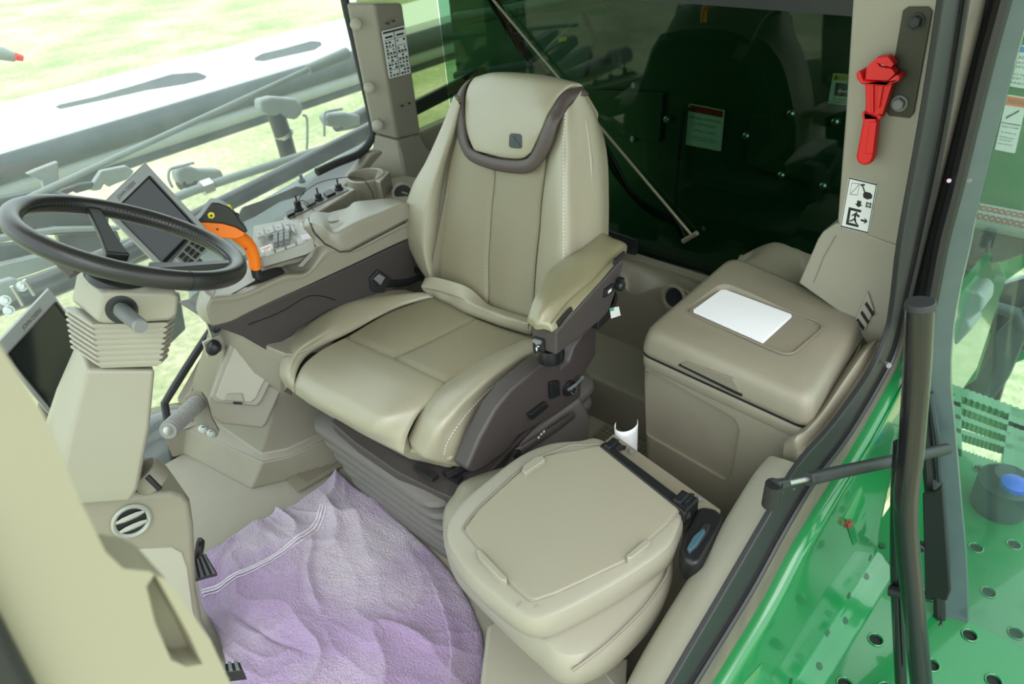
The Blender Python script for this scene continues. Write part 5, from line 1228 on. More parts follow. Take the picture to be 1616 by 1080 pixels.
# ------------------------------------------------------------------ green body side and platform
def GZ(u, v, z): return at(u, v, z=z)
Ra = smoothpath([SD(u, v, XD-.02) for u, v in Rp[4:]], 4)
bm = NB(); rowsg = []
for p in Ra:
    zf = -.12
    h = p.z-zf
    rowsg.append([p+Vector((.02, 0, 0)), p, p+Vector((-.015, 0, -.008)), p+Vector((-.022, 0, -.04)), Vector((p.x-.034, p.y, zf+h*.45)), Vector((p.x-.048, p.y, zf+.07)), Vector((p.x-.070, p.y, zf+.03)), Vector((p.x-.11, p.y, zf+.001))])
structure('wall_body', net(rowsg, 40, 60, edges='', skirt=.0, tuck=0), 'green', 'glossy green body panel below the door opening', solid=.004)
structure('wall_body_rear', prism([(-.885, -.25, -.12), (-.885, -1.62, -.12), (-.885, -1.62, .50), (-.885, -.70, .50), (-.885, -.25, .30)], (.02, 0, 0)), 'green', 'green body side behind the door sill')
pf_ = structure('floor_platform', prism([(-.90, .75, -.121), (-.90, -1.10, -.121), (-1.75, -1.10, -.12), (-1.75, .75, -.12)], (0, 0, -.004)), 'green', 'green perforated access platform', smooth=False)
holes = []; spots = []
for (u, v) in [(1382, 1010), (1425, 880), (1560, 935), (1603, 1000), (1540, 865), (1333, 1080), (1398, 1088), (1530, 1003), (1568, 1075), (1465, 940), (1470, 1050), (1505, 880), (1600, 860), (1575, 800), (1545, 740)]:
    c = GZ(u, v, -.12); spots.append(c); holes.append(lathe(c-Vector((0, 0, .03)), (0, 0, 1), [(.0155, 0), (.0155, .06)], 20))
cut(pf_, holes)
bm = NB()
for c in spots: tube([c+Vector((.0175*math.cos(a*PI/10), .0175*math.sin(a*PI/10), .0005)) for a in range(20)], .0022, 6, bm, closed=True)
obj('hole_rims', bm, 'green', pf_)
structure('trim_19', prism([(-.93, .75, -.126), (-.93, -1.10, -.126), (-1.75, -1.10, -.126), (-1.75, .75, -.126)], (0, 0, -.10)), 'slot', 'dark underside below the platform', smooth=False)
from mathutils.bvhtree import BVHTree
wbo = bpy.data.objects['wall_body']
_b = BVHTree.FromPolygons([v.co+wbo.location for v in wbo.data.vertices], [p.vertices[:] for p in wbo.data.polygons])
def hit(u, v):
    h = _b.ray_cast(CAM, ray(u, v).normalized()); n = h[1]
    if h[0] is None: return at(u, v, z=-.12), Vector((0, 0, 1))
    return h[0], (n if n.dot(CAM-h[0]) > 0 else -n)
for k, (u, v) in enumerate([(1305, 1000), (1292, 1052), (1333, 980), (1338, 940), (1366, 910), (1372, 880), (1246, 1076), (1392, 862)]):
    c, n = hit(u, v)
    obj('drain_hole', lathe(c+n*.0022, n, [(.0095, -.001), (.0095, .0006)], 18), 'green_shaded', wbo)
for (q, lb) in (([(1358, 765), (1330, 818), (1345, 862), (1362, 838)], 'rusty bolt in the triangular pocket of the green body side'), ([(1200, 1045), (1164, 1085), (1185, 1112), (1226, 1085)], 'rusty bolt at the bottom of the green body side near the sill')):
    P_ = [hit(u, v) for u, v in q]; n = (P_[0][1]+P_[2][1]).normalized(); t = thing('body_bolt', lb, 'bolt', P_[1][0])
    c0, n0 = hit(q[1][0], q[1][1]+8)
    g = prism([P_[1][0]+n*.002, P_[2][0]+n*.002, P_[3][0]+n*.002, P_[0][0]+n*.002], n*.012, scale=.72); obj('gusset', g, 'green', t, bevel=.003)
    c1, n1 = hit(q[1][0]+2, q[1][1]+6); bolt(c1+n1*.008, (n1+Vector((-.3, .5, .2))).normalized(), .009, 'rusty', t, 'bolt_head')
# landing with slotted tread beyond
ld = thing('slotted_step', 'green serrated landing grating seen through the door glass', 'step', at(1560, 680, z=-.12))
zs2 = -.12
fq = bil([GZ(1505, 722, zs2), GZ(1616, 742, zs2), GZ(1640, 660, zs2), GZ(1505, 618, zs2)])
eA = [(1500, 612), (1500, 634), (1500, 654), (1500, 676), (1500, 712)]; eB = [(1680, 678), (1652, 690), (1632, 700), (1618, 712), (1610, 750)]
for k, (a, b) in enumerate(zip(eA, eB)):
    A_, B_ = GZ(*a, zs2), GZ(*b, zs2); d_ = (B_-A_).normalized(); w_ = Vector((-d_.y, d_.x, 0))*(.014 if 0 < k < 4 else .03); N_ = 36; L_ = (B_-A_).length
    pts = [A_+d_*L_*i/N_+w_*(1 if i % 2 else .72) for i in range(N_+1)]+[A_+d_*L_*i/N_-w_*(1 if i % 2 else .72) for i in range(N_, -1, -1)]
    obj('tread_bar', prism(pts, (0, 0, -.03)), 'green', ld, smooth=False)
for k, (p, q) in enumerate(((( 1500, 606), (1500, 716)), ((1612, 648), (1600, 742)))):
    A_, B_ = GZ(*p, zs2), GZ(*q, zs2); w_ = Vector((.035, 0, 0))
    obj('end_plate', prism([A_-w_, A_+w_, B_+w_, B_-w_], (0, 0, -.032)), 'green', ld, bevel=.003)
fl_ = thing('fluid_bottle', 'dark bottle with a blue cap below the green landing', 'bottle', GZ(1590, 800, -.12))
c_ = GZ(1575, 800, -.12)+Vector((0, 0, .0)); obj('bottle_body', lathe(c_, (0, 0, 1), [(.07, 0), (.075, .02), (.075, .10), (.04, .13)], 24), 'teal', fl_); obj('bottle_cap', lathe(at(1600, 768, z=.02), (0, 0, 1), [(.035, 0), (.035, .014), (.030, .018)], 20), 'blue', fl_)

# ------------------------------------------------------------------ the open door
YD = -.50
def DD(u, v, y=YD): return at(u, v, y=y)
door = thing('cab_door', 'open black-framed glass cab door at the right edge', 'door', DD(1530, 1060))
Lf = [(1612, -60), (1597, 0), (1570, 100), (1546, 200), (1522, 300), (1501, 380), (1486, 460), (1474, 520), (1467, 590), (1470, 650), (1478, 720), (1488, 850), (1496, 950), (1500, 1100)]
Rf = [(1650, -60), (1630, 0), (1605, 90), (1582, 175), (1562, 250), (1544, 325), (1531, 390), (1517, 450), (1505, 520), (1501, 600), (1508, 680), (1518, 800), (1526, 900), (1530, 1100)]
A_ = smoothpath([DD(*p) for p in Lf], 5); B_ = smoothpath([DD(*p) for p in Rf], 5); bm = NB()
va = [[bm.verts.new(p+Vector((0, o, 0))) for p in P_] for P_, o in ((A_, .02), (B_, .005), (B_, -.005), (A_, -.01))]
for i in range(len(A_)-1):
    for k in range(4): bm.faces.new((va[k][i], va[k][i+1], va[(k+1) % 4][i+1], va[(k+1) % 4][i]))
obj('door_frame', bm, mat('grey_frit_frame', (66, 84, 84), .35, coat=.4, var=.15, vscale=30), door)
gp = [DD(*p, YD-.0) for p in Rf]+[DD(1980, 1100), DD(1980, -60)]
obj('door_pane', prism(gp, (0, -.005, 0)), 'doorglass', door, smooth=False)
obj('door_seal', tube(smoothpath([DD(u-14, v, YD+.03) for u, v in Lf], 4), .014, 8), 'black', door)
obj('door_seal', tube(smoothpath([DD(u-30, v, YD-.02) for u, v in Lf[:8]], 4), .022, 8), 'slot', door)
obj('hinge_plate', prism([DD(u, v, YD+.05) for u, v in [(1458, 775), (1478, 772), (1490, 760), (1502, 930), (1496, 945), (1462, 936)]], (0, .012, 0)), 'black', door, bevel=.004)
bolt(DD(1452, 862, YD+.06), (-.2, 1, .1), .012, 'black', door)
obj('inner_stay', tube(smoothpath([DD(1468, 620, YD+.03), DD(1480, 700, YD+.03), DD(1484, 760, YD+.03)], 4), .007, 8), 'teal', door)
obj('latch_cable', tube(smoothpath([DD(1480, 985, YD+.05), DD(1498, 1010, YD+.05), DD(1502, 1050, YD+.05), DD(1490, 1085, YD+.05)], 5), .010, 8), 'black', door)
for (u, v, m_) in ((1498, 285, 'pink'), (1530, 285, 'grey')):
    tag(obj('screw_cap', lathe(DD(u, v, YD+.045), (0, 1, 0), [(.004, 0), (.004, .002)], 12), m_, None), 'tiny pale pink dot on the black door edge' if m_ == 'pink' else 'tiny grey dot on the grey door frame', 'cap')
# grab handle
YH = -.12
def HH(u, v, y=YH): return at(u, v, y=y)
gh = thing('grab_handle', 'thick glossy black grab handle standing upright in front of the open door', 'handle', HH(1450, 1100))
hp_ = smoothpath([HH(1452, 484), HH(1446, 600), HH(1437, 720), HH(1430, 790), HH(1432, 860), HH(1442, 960), HH(1458, 1120)], 6)
obj('handle_tube', tube(hp_, [.0218]*len(hp_), 22), 'blackgloss', gh)
obj('handle_cap', tube([HH(1452, 487), HH(1452.5, 476)], [.0240, .0228], 22), 'rubber', gh, bevel=.002)
h2 = smoothpath([HH(1421, 700, YH-.05), HH(1416, 800, YH-.05), HH(1416, 930, YH-.05), HH(1424, 1120, YH-.05)], 5)
obj('inner_tube', tube(h2, .013, 14), 'blackgloss', gh)
obj('tube_foot', tube([HH(1404, 932, YH-.03), HH(1425, 938, YH-.03)], .012, 12), 'black', gh)
# gas strut
gs = thing('gas_strut', 'black gas strut reaching from the door sill to the open door', 'gas strut', SD(1222, 795))
p0, p1 = at(1221, 768, x=-.885), DD(1498, 708, -.46)
def lp(k): return p0.lerp(p1, k)
ku = lambda u: 0
def SK(u): 
    best = min(range(0, 1001), key=lambda i: abs(_u_of(lp(i/1000))-u)); return lp(best/1000)
def _u_of(p):
    q = p-CAM; w = q.dot(DIR); return 808+FPX*q.dot(RT)/w
obj('strut_rod', tube([SK(1226), SK(1282)], .005, 12), 'metal', gs)
obj('strut_collar', tube([SK(1274), SK(1284)], [.0135, .0135], 16), 'black', gs, bevel=.002)
obj('strut_barrel', tube([SK(1278), SK(1494)], .0125, 18), 'rubber', gs)
e1 = at(1221, 768, x=-.885)
bm = tube([e1+Vector((0, 0, .006)), e1+Vector((0, 0, -.045))], [.015, .016], 14); tube([SK(1218), SK(1240)], [.013, .011], 12, bm)
obj('ball_joint', bm, 'black', gs)
sf = tube([SK(1342), SK(1392)], .0128, 18)
f = bil([SK(1338)-Vector((0, 0, .010)), SK(1392)-Vector((0, 0, .010)), SK(1392)+Vector((0, 0, .004)), SK(1338)+Vector((0, 0, .004))])
sf.free(); off = (CAM-SK(1366)).normalized()*.0145
f2 = lambda s, t, h=0.: f(s, t)+off+f.n*h
obj('lettering', text_bm('STABILUS', f2, 0, .1, 1, .75, .0), 'dblue', gs)
gk = tag(obj('strut_socket', lathe(at(1232, 792, x=-.852), (-1, 0, 0), [(.018, 0), (.018, .004), (.014, .004)], 20), 'slot', None), 'dark round socket hole in the sill beside the strut foot', 'socket')
# ------------------------------------------------------------------ outside
gr = structure('ground', prism([(-40, -60, -1.95), (80, -60, -1.95), (80, 60, -1.95), (-40, 60, -1.95)], (0, 0, -.1)), 'grass', 'sunlit dry grass field', smooth=False)
# ---- harvester header parked alongside: white slotted beam and its frame
XB = 2.5
def at3(u, v, z): return at(u, v, z=z)
hd_ = thing('header_beam', 'broad white steel beam with long rounded slots outside the windscreen', 'beam', at(270, 200, z=-.10))
zB = .05
far = [at3(-60, 178, zB), at3(0, 163, zB), at3(270, 95, zB), at3(540, 30, zB)]
near = [at3(-60, 238, zB-.02), at3(0, 226, zB-.02), at3(270, 150, zB-.02), at3(560, 66, zB-.02)]
d1 = (far[3]-far[1]).normalized(); 
fa, fb = far[0]-d1*1.0, far[1]+d1*7.; 
na = near[1]+(near[1]-near[3]).normalized()*1.2; nb2 = near[1]+(near[3]-near[1]).normalized()*7.
bmm = obj('beam_top', prism([fa, fb, nb2, na], (0, 0, -.09)), 'whitemetal', hd_, bevel=.035, seg=5)
sl1 = [(84, 166), (92, 161), (150, 148), (220, 128), (270, 113), (310, 110), (326, 116), (322, 122), (290, 130), (230, 140), (160, 156), (95, 170)]
sl2 = [(400, 88), (412, 81), (450, 72), (490, 61), (505, 62), (508, 68), (495, 76), (450, 86), (415, 94), (402, 93)]
cut(bmm, [prism([at3(u, v, zB)+Vector((0, 0, .04)) for u, v in s], (0, 0, -.075)) for s in (sl1, sl2)])
for s in (sl1, sl2): obj('slot_dark_backing', prism([at3(u, v, zB)+Vector((0, 0, -.022)) for u, v in s], (0, 0, -.010)), 'teal', hd_)  # dark plates added as the shaded inside of the slots
obj('beam_inside', prism([p+Vector((0, 0, -.15)) for p in (fa.lerp(na, .15), fb.lerp(nb2, .15), nb2.lerp(fb, .15), na.lerp(fa, .15))], (0, 0, -.02)), 'teal', hd_)
fr = thing('header_frame', 'dusty dark steel tubes and channels under the white beam', 'frame', at(200, 300, z=-.6))
dirB = (nb2-na).normalized()
for (u, v, dz, r, m_) in ((270, 186, -.16, .10, 'teal'), (270, 212, -.30, .085, 'greymetal'), (270, 232, -.42, .06, 'teal')):
    c = at3(u, v, zB+dz); obj('frame_tube', tube([c-dirB*3, c+dirB*6], r, 16), m_, fr)
c = at3(230, 205, zB-.20); obj('frame_rail', tube([c-dirB*.7, c+dirB*3], .02, 8), 'greymetal', fr)
def chunk(name, pts, x, th, m_, parent, bev=.006): return obj(name, prism([at(u, v, x=x) for u, v in pts], (th, 0, 0)), m_, parent, bevel=bev)
ra = thing('row_unit_plates', 'dark grey notched steel plates behind the steering wheel rim', 'plates', at(120, 420, x=1.9)-Vector((0, 0, .1)))
chunk('gusset_plate', [(42, 275), (58, 268), (92, 255), (94, 290), (88, 306), (70, 302), (66, 285)], 2.0, .03, 'greymetal', ra)
chunk('notched_plate', [(140, 300), (160, 270), (200, 262), (212, 270), (206, 282), (180, 292), (172, 296), (165, 290), (160, 300), (150, 302)], 2.1, .03, 'greymetal', ra)
chunk('notched_plate', [(70, 318), (100, 300), (130, 290), (150, 288), (148, 298), (120, 306), (118, 302), (95, 312), (86, 316)], 2.1, .03, 'teal', ra)
chunk('long_channel', [(-80, 330), (70, 300), (150, 318), (152, 330), (80, 330), (-80, 362)], 1.95, .05, 'teal', ra)
chunk('dark_channel', [(-80, 360), (70, 330), (160, 318), (175, 326), (170, 370), (-80, 375)], 1.7, .06, 'tubeblack', ra)
chunk('pale_strip', [(-80, 385), (90, 360), (190, 358), (190, 364), (90, 368), (-80, 398)], 1.65, .03, 'greymetal', ra)
chunk('dark_plate', [(-80, 395), (30, 385), (62, 398), (68, 405), (40, 412), (-80, 420)], 1.6, .04, 'teal', ra)
chunk('dark_plate', [(90, 372), (185, 364), (200, 400), (150, 420), (100, 402)], 1.75, .04, 'tubeblack', ra)
lr_ = thing('lower_header_arm', 'grey bracketed arm with dark tubes at the left edge below the wheel', 'arm', at(60, 470, x=1.5)-Vector((0, 0, .1)))
chunk('arm_plate', [(-90, 440), (60, 405), (110, 412), (60, 430), (-90, 480)], 1.55, .04, 'greymetal', lr_)
obj('arm_tube', tube([at(-90, 505, x=1.35), at(70, 452, x=1.35), at(360, 335, x=1.25)], .045, 16), 'tubeblack', lr_)
chunk('bracket', [(-20, 452), (20, 440), (34, 445), (30, 470), (10, 490), (-20, 492)], 1.3, .03, 'greymetal', lr_)
for (a, b) in (((18, 452), (36, 482)), ((38, 442), (54, 466))):
    obj('pin', tube([at(*a, x=1.27), at(*b, x=1.27)], .006, 8), 'metal', lr_)
for (u, v) in ((34, 452), (8, 474), (14, 490)): bolt(at(u, v, x=1.285), (-1, .3, .3), .012, 'metal', lr_)
chunk('lower_plate', [(262, 470), (284, 462), (294, 520), (268, 545), (255, 540)], 1.25, .03, 'teal', lr_)
# long bright rod and big dark tube across the view
rod = thing('steering_link_rod', 'long bright steel rod running diagonally in front of the white beam', 'rod', at(270, 220, x=1.5)-Vector((0, 0, .05)))
obj('rod_shaft', tube([at(-20, 345, x=1.5), at(57, 307, x=1.5), at(490, 108, x=1.5)], .011, 12), 'greymetal', rod)
obj('rod_clevis', tube([at(486, 110, x=1.5), at(548, 84, x=1.5)], [.02, .024], 12), 'greymetal', rod)
bt = thing('dark_diagonal_tube', 'thick dark painted tube running diagonally outside behind the control lever', 'tube', at(440, 300, x=1.3)-Vector((0, 0, .05)))
pA, pB = at(255, 372, x=1.2), at(580, 208, x=1.2); dv = (pB-pA)
obj('tube_body', tube([pA-dv*.2, pA, pB, pB+dv*.75], .030, 18), 'tubeblack', bt)
# cranked couplings
def stub(pts, head, clampv, hook, lb):
    t = obj('row_coupling', tube([at(u, v, x=1.9) for u, v in pts], .040, 16), 'tubeblack', fr); t['label'] = lb
    chunk('head_block', head, 1.86, .06, 'greymetal', t, .015)
    if clampv: a, b = at(*clampv[0], x=1.9), at(*clampv[1], x=1.9); obj('clamp', tube([a, b], .046, 16), 'metal', t)
    obj('hook_wire', tube(smoothpath([at(u, v, x=1.84) for u, v in hook], 3), .006, 6), 'greymetal', t)
stub([(432, 170), (444, 205), (458, 255)], [(410, 158), (430, 153), (468, 156), (480, 168), (478, 180), (468, 190), (440, 184), (425, 182), (412, 176)], ((446, 209), (449, 214)), [(478, 182), (484, 186), (485, 215), (484, 236)], 'grey elbow coupling on a dark pipe')
stub([(282, 285), (300, 282), (310, 300)], [(278, 270), (290, 262), (305, 264), (315, 268), (350, 268), (359, 290), (340, 294), (318, 288), (296, 294), (282, 290)], None, [(306, 257), (280, 264), (268, 268), (266, 282), (272, 296)], 'grey hooked coupling')
stub([(530, 195), (560, 190), (590, 175)], [(512, 185), (520, 180), (545, 178), (570, 182), (572, 198), (545, 204), (518, 200)], None, [(540, 172), (518, 176), (512, 182), (512, 215)], 'grey hooked coupling')
hp2 = thing('hydraulic_pipe', 'pale pipe with a hexagonal union below the hooked coupling', 'pipe', at(310, 305, x=1.7)-Vector((0, 0, .02)))
obj('pipe', tube([at(268, 316, x=1.7), at(305, 301, x=1.7), at(400, 270, x=1.7), at(520, 232, x=1.7)], .018, 12), 'greymetal', hp2)
obj('union_nut', tube([at(318, 298, x=1.7), at(334, 292, x=1.7)], .032, 6), 'metal', hp2)
# pale deck below the tube
dk = thing('pale_deck', 'pale grey machine deck with a long dark slot outside below the dark tube', 'deck', at(450, 300, x=1.15)-Vector((0, 0, .2)))
dp = [at(u, v, x=x) for u, v, x in [(575, 222, 1.25), (585, 275, 1.0), (470, 345, 1.0), (360, 420, 1.0), (300, 470, 1.05), (300, 430, 1.2), (360, 345, 1.25)]]
obj('deck_plate', prism([Vector((p.x, p.y, p.z)) for p in dp], (.05, 0, -.06)), 'greymetal', dk, bevel=.01)
obj('deck_slot', prism([at(u, v, x=1.10)+Vector((-.03, 0, .02)) for u, v in [(372, 348), (380, 332), (420, 318), (462, 300), (478, 302), (474, 312), (440, 322), (400, 346), (378, 356)]], (.02, 0, -.01)), 'slot', dk)
obj('deck_bolt', lathe(at(477, 288, x=1.06), (0, 0, 1), [(.012, 0), (.012, .01), (.006, .012), (.006, .03)], 10), 'teal', dk)
# rounded dark guard low in front
dg_ = thing('front_guard', 'rounded dark rubber guard with moulded ribs outside low behind the foot peg', 'guard', at(260, 690, x=1.0)-Vector((0, 0, .2)))
cg_ = at(252, 700, x=1.15)
obj('guard_body', lathe(cg_+Vector((0, 0, -.25)), (0, 0, 1), [(.22, 0), (.24, .16), (.22, .24), (.16, .30), (.05, .33)], 40), 'tubeblack', dg_)
for (h_, r_) in ((.18, .245), (.25, .218)): obj('moulded_rib', tube([cg_+Vector((r_*math.cos(a*PI/20), r_*math.sin(a*PI/20), -.25+h_)) for a in range(40)], .010, 8, closed=True), 'teal', dg_)
# mirror fragment, far left
mf = thing('distant_lamp_arm', 'small grey arm with a red tip in the grass at the far left', 'arm', at(15, 90, x=3.0)-Vector((0, 0, .03)))
obj('arm', tube([at(-40, 75, x=3.), at(5, 85, x=3.), at(24, 91, x=3.)], [.03, .03, .02], 10), 'greymetal', mf)
obj('red_tip', tube([at(24, 89, x=2.98), at(36, 92, x=2.98)], [.018, .014], 10), 'red', mf)

# ------------------------------------------------------------------ behind the rear window
structure('wall_tank', prism([(1.64, -1.55, -.4), (-.74, -1.55, -.4), (-.74, -1.55, 2.3), (1.64, -1.55, 2.3)], (0, -.05, 0)), 'green_shaded', 'green machine wall behind the rear window, coloured dark for the shade there', smooth=False)
structure('ceiling_rear', prism([(1.5, -.92, 1.9), (-.84, -.92, 1.9), (-.84, -1.6, 1.9), (1.5, -1.6, 1.9)], (0, 0, .06)), 'green_shaded', 'unseen machine roof added above the gap behind the cab to keep it dark', smooth=False)  # out of view, put over the gap so the sky does not brighten the wall
structure('floor_rear', prism([(1.0, -.88, .0), (-.84, -.88, .0), (-.84, -1.55, .0), (1.0, -1.55, .0)], (0, 0, -.05)), 'slot', 'dark deck behind the cab', smooth=False)
YW = -1.545
def WW(u, v, y=YW): return at(u, v, y=y)
for q, lb in (([(940, 140), (1049, 146), (1043, 224), (945, 206)], 'flat cover plate on the dark green wall behind the seat back'), ([(1188, 178), (1345, 204), (1338, 300), (1190, 264), (1180, 256)], 'flat cover plate on the dark green wall beside the left rear post')):
    t = thing('cover_plate', lb, 'cover plate', WW(*q[0])-Vector((0, 0, .2)))
    obj('plate_body', prism([WW(*p) for p in q], (0, .012, 0)), 'green_shaded', t, bevel=.003)
for (u, v, lb) in ((1001, 135, 'upper screw head on the dark green wall left of the red-headed warning sticker'), (1052, 189, 'screw head on the dark wall close to the left edge of the red-headed warning sticker'), (999, 220, 'lower screw head on the dark green wall beside the seat back'),
        (1177, 215, 'screw head just right of the red-headed warning sticker'), (1248, 180, 'screw head at the top edge of the cover plate near the left rear post'), (1318, 193, 'screw head just below the yellow-headed caution sticker'),
        (1233, 277, 'screw head under the lower left edge of the cover plate near the left rear post'), (1299, 294, 'lowest screw head on the dark green wall beside the left rear post')):
    t = tag(obj('panel_screw', lathe(WW(u, v, YW+.013), (0, 1, 0), [(.014, -.014), (.014, .004), (.008, .010)], 12), 'metal', None), lb, 'screw', 'screws on the dark green wall')
ws = thing('rear_strut', 'thin pale metal rod slanting down in front of the rear window', 'rod', at(1100, 378, y=-.84))
obj('rod_shaft', tube([at(745, -40, y=-.84), at(1092, 372, y=-.84)], .0048, 12), 'tan_metal', ws)
bm = tube([at(1078, 381, y=-.835), at(1100, 368, y=-.835)], .008, 10); obj('rod_end', bm, 'tan_metal', ws)
hs_ = thing('hose_bundle', 'black and red hoses running down behind the rear window along the slanting rod', 'hoses', at(1050, 380, y=-1.02))
obj('black_hose', tube(smoothpath([at(u, v, y=-1.03) for u, v in [(770, -20), (830, 80), (880, 140), (950, 225), (1000, 310), (1060, 345), (1080, 375)]], 5), .011, 10), 'black', hs_)
obj('black_hose', tube(smoothpath([at(u, v, y=-1.04) for u, v in [(760, -20), (815, 70), (860, 125), (950, 240), (975, 280), (1020, 330), (1080, 360)]], 5), .009, 10), 'black', hs_)
obj('red_hose', tube(smoothpath([at(u, v, y=-1.01) for u, v in [(775, -20), (795, 25), (815, 65), (828, 88)]], 5), .006, 8), 'dred', hs_)
obj('cable_tie', tube([at(819, 58, y=-1.0), at(830, 62, y=-1.0)], .014, 8), 'black', hs_)
wc = thing('wall_cable', 'thin black cable hanging beside the warning sticker on the dark green wall', 'cable', WW(1066, 330))
obj('cable', tube(smoothpath([WW(1088, 172, YW+.02), WW(1080, 175, YW+.02), WW(1076, 200, YW+.02), WW(1070, 260, YW+.02), WW(1065, 330, YW+.02)], 4), .007, 8), 'slot', wc)
oh = tag(obj('orange_hook', tube(smoothpath([WW(1110, 35, YW+.06), WW(1111, 18, YW+.06), WW(1118, 8, YW+.06), WW(1140, 0, YW+.06)], 4), .012, 8), 'dorange', None), 'thin orange strap at the top of the dark gap behind the rear window', 'strap')
ms = thing('folded_machine_parts', 'jumble of dark green machine arms with a small yellow label behind the rear window', 'machinery', WW(860, 150)-Vector((0, 0, .3)))
obj('arm_plate', prism([WW(u, v, YW+.12) for u, v in [(870, 70), (925, 18), (945, 60), (930, 120), (880, 130), (850, 100)]], (0, .03, 0)), 'green_shaded', ms, bevel=.01)
obj('cross_arm', tube([WW(720, 30, YW+.15), WW(960, -10, YW+.15)], .03, 10), 'green_shaded', ms)
obj('cross_arm', tube([WW(720, 120, YW+.10), WW(900, 90, YW+.10)], .02, 10), 'teal', ms)
obj('yellow_label', prism([WW(u, v, YW+.152) for u, v in [(882, 60), (895, 57), (895, 64), (882, 67)]], (0, .002, 0)), 'dyellow', ms)

def sticker(name, label, q, hdr, hdrm, lines, head=None, sz=(.8, 1.0)):
    t = thing(name, label, 'sticker', Vector(q[0])); f = bil(q)
    obj('sticker_sheet', rrect(f, 0, 0, 1, 1, .001, NB(), .001, .03), 'decal', t)
    if hdr:
        h = obj('header_band', rrect(f, .03, sz[0], .97, sz[1]-.02, .0022, NB(), .0006), hdrm, t)
        if head: obj('header_lettering', text_bm(head, f, .08, sz[0]+.03, .95, sz[1]-.045, .003), 'ink', h)
    bm = NB()
    for (s, x0, y0, x1, y1) in lines: text_bm(s, f, x0, y0, x1, y1, .0023, bm)
    obj('lettering', bm, 'ink', t, smooth=False)
    return t, f
sticker('warning_sticker', 'white warning sticker with a red header on the dark green wall behind the rear window', [WW(1082, 228, YW+.002), WW(1138, 239, YW+.002), WW(1144, 174, YW+.002), WW(1088, 163, YW+.002)], True, 'dred',
        [('FOR FIELD OPERATION', .07, .67, .93, .72), ('DO NOT EXCEED', .15, .53, .80, .58), ('20 MPH / 32 KPH', .18, .37, .80, .42), ('Unless the header is removed', .15, .22, .85, .26), ('reduce speed on slopes and turns', .12, .15, .85, .19)], '▲WARNING', (.82, 1.))
t, f = sticker('caution_sticker', 'yellow-headed caution sticker partly hidden behind the left rear post', [WW(1307, 163, YW+.002), WW(1350, 168, YW+.002), WW(1358, 119, YW+.002), WW(1315, 115, YW+.002)], True, 'dyellow',
        [('DO NOT RIDE', .15, .14, .9, .22), ('PLATFORM OR LADDER', .03, .03, .95, .11)], '▲CAUTION', (.78, 1.))
obj('arrow_box', rrect(f, .18, .28, .85, .70, .0023, NB(), .0006), 'ink', t); obj('arrow', prism([f(a, b, .0032) for a, b in [(.28, .44), (.40, .54), (.40, .48), (.78, .48), (.78, .42), (.40, .42), (.40, .36)]], f.n*.0005), 'decal', t)

# ------------------------------------------------------------------ seen through the door glass
YG = -1.62
def GG(u, v, y=YG): return at(u, v, y=y)
bp_ = thing('green_side_panel', 'large green machine side panel seen through the door glass', 'panel', GG(1560, 400)-Vector((0, 0, .3)))
obj('panel_sheet', prism([GG(u, v) for u, v in [(1440, -80), (1900, -80), (1900, 380), (1616, 424), (1545, 475), (1525, 490), (1440, 490)]], (0, -.05, 0)), 'green', bp_, bevel=.01)
obj('lower_panel', prism([GG(u, v, -2.7) for u, v in [(1460, 470), (1800, 400), (1800, 500), (1640, 560), (1600, 575), (1570, 610), (1460, 625)]], (0, -.05, 0)), 'green', bp_, bevel=.01)
sticker('notice_sticker', 'white notice sticker with a blue header at the top right edge behind the door glass', [GG(1588, 135, YG+.003), GG(1680, 150, YG+.003), GG(1700, 80, YG+.003), GG(1600, 70, YG+.003)], True, 'dblue',
        [('CAUTION MACHINE', .05, .68, .95, .76), ('MAY NEED TO SLOW', .05, .56, .95, .62), ('BEFORE TURNING', .05, .46, .9, .52), ('DO NOT EXCEED THE', .05, .28, .95, .34), ('LIMIT OF THE MACHINE', .05, .18, .95, .24), ('AND TIRES', .05, .07, .6, .13)], None, (.84, 1.))
t, f = sticker('warning_notice', 'white sticker with an orange WARNING header behind the door glass', [GG(1570, 236, YG+.003), GG(1602, 242, YG+.003), GG(1622, 154, YG+.003), GG(1590, 149, YG+.003)], True, 'dorange',
        [('Injury or Death', .1, .42, .9, .47), ('Shut off engine and', .1, .32, .85, .36), ('disconnect source', .1, .24, .8, .28), ('moving chain', .1, .18, .7, .22), ('Keep hands away', .1, .11, .8, .15)], 'WARNING', (.82, 1.))
obj('rule', rrect(f, .03, .50, .97, .515, .0023, NB(), .0005), 'ink', t); obj('pry_bar', prism([f(a, b, .003) for a, b in [(.2, .58), (.75, .74), (.75, .78), (.2, .62)]], f.n*.0005), 'ink', t)
sticker('settings_sticker', 'tilted white settings sticker with black lettering behind the door frame', [GG(1500, 452, YG+.003), GG(1545, 460, YG+.003), GG(1558, 430, YG+.003), GG(1505, 418, YG+.003)], False, None,
        [('SETTINGS', .1, .70, .7, .90), ('50/50 SPLIT', .3, .40, .9, .56), ('100/105 cu-ft', .3, .22, .85, .34), ('ONLY', .6, .05, .9, .16)])
gl_ = thing('perforated_grip_rail', 'grey perforated grip rail crossing the green panel behind the door glass', 'rail', GG(1580, 350, -1.2))
a, b = GG(1530, 338, -1.2), GG(1680, 368, -1.2)
obj('rail_tube', tube([a, b], .035, 16), 'greymetal', gl_)
rnd = random.Random(5)
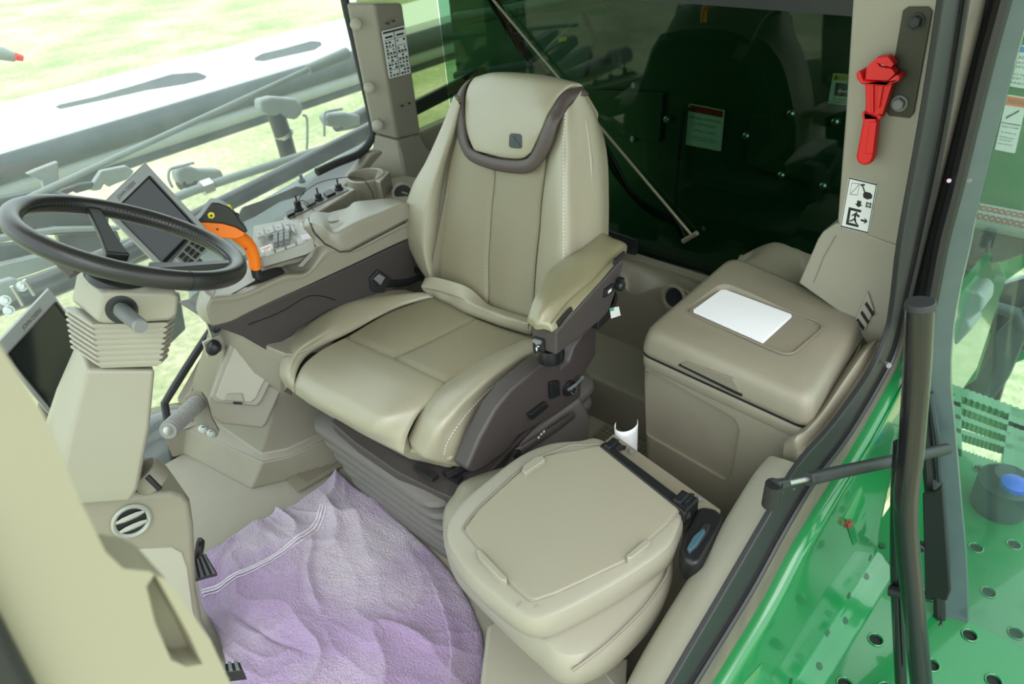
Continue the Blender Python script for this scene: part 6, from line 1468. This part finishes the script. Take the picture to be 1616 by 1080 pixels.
for i in range(14):
    for k_ in (0, 1):
        c = a.lerp(b, .08+i*.065)+Vector((0, .033*math.cos(.4+k_*.7), .033*math.sin(.4+k_*.7)))
        obj('rusty_dimple', lathe(c, Vector((0, math.cos(.4+k_*.7), math.sin(.4+k_*.7))), [(.008, 0), (.009, .003), (.004, .003), (.003, .0)], 10), 'rusty', gl_)
hb2 = thing('black_curved_guard', 'dark curved guard below the perforated rail behind the door glass', 'guard', GG(1570, 410, -1.25))
obj('guard_shell', prism([GG(u, v, -1.25) for u, v in [(1528, 378), (1560, 372), (1700, 372), (1700, 395), (1616, 405), (1580, 417), (1550, 420), (1524, 416)]], (0, -.10, 0)), 'rubber', hb2, bevel=.02)
lb2 = thing('grey_lamp_housing', 'grey rounded housing beside the door frame below the settings sticker', 'housing', GG(1520, 520, -1.1))
obj('housing_body', prism([GG(u, v, -1.1) for u, v in [(1500, 470), (1510, 460), (1545, 460), (1553, 470), (1551, 490), (1530, 505), (1534, 520), (1510, 545), (1500, 548)]], (0, -.10, 0)), 'greymetal', lb2, bevel=.015)
hs2 = thing('black_machine_arms', 'tangle of dark machine arms behind the door glass above the grating', 'machinery', GG(1590, 580, -2.2))
obj('arm', tube([GG(1552, 480, -2.2), GG(1606, 495, -2.2), GG(1616, 520, -2.2)], .025, 10), 'teal', hs2)
obj('arm', prism([GG(u, v, -2.2) for u, v in [(1570, 530), (1600, 500), (1650, 460), (1680, 470), (1620, 530), (1590, 600), (1560, 640), (1545, 640), (1570, 580)]], (0, -.05, 0)), 'teal', hs2, bevel=.01)
obj('arm', prism([GG(u, v, -2.4) for u, v in [(1480, 480), (1616, 440), (1800, 420), (1800, 500), (1640, 545), (1600, 560), (1575, 640), (1545, 668), (1480, 600)]], (0, -.05, 0)), 'tubeblack', hs2, bevel=.01)
obj('arm', prism([GG(u, v, -2.25) for u, v in [(1500, 540), (1545, 520), (1560, 535), (1540, 600), (1510, 620)]], (0, -.05, 0)), 'green', hs2, bevel=.01)
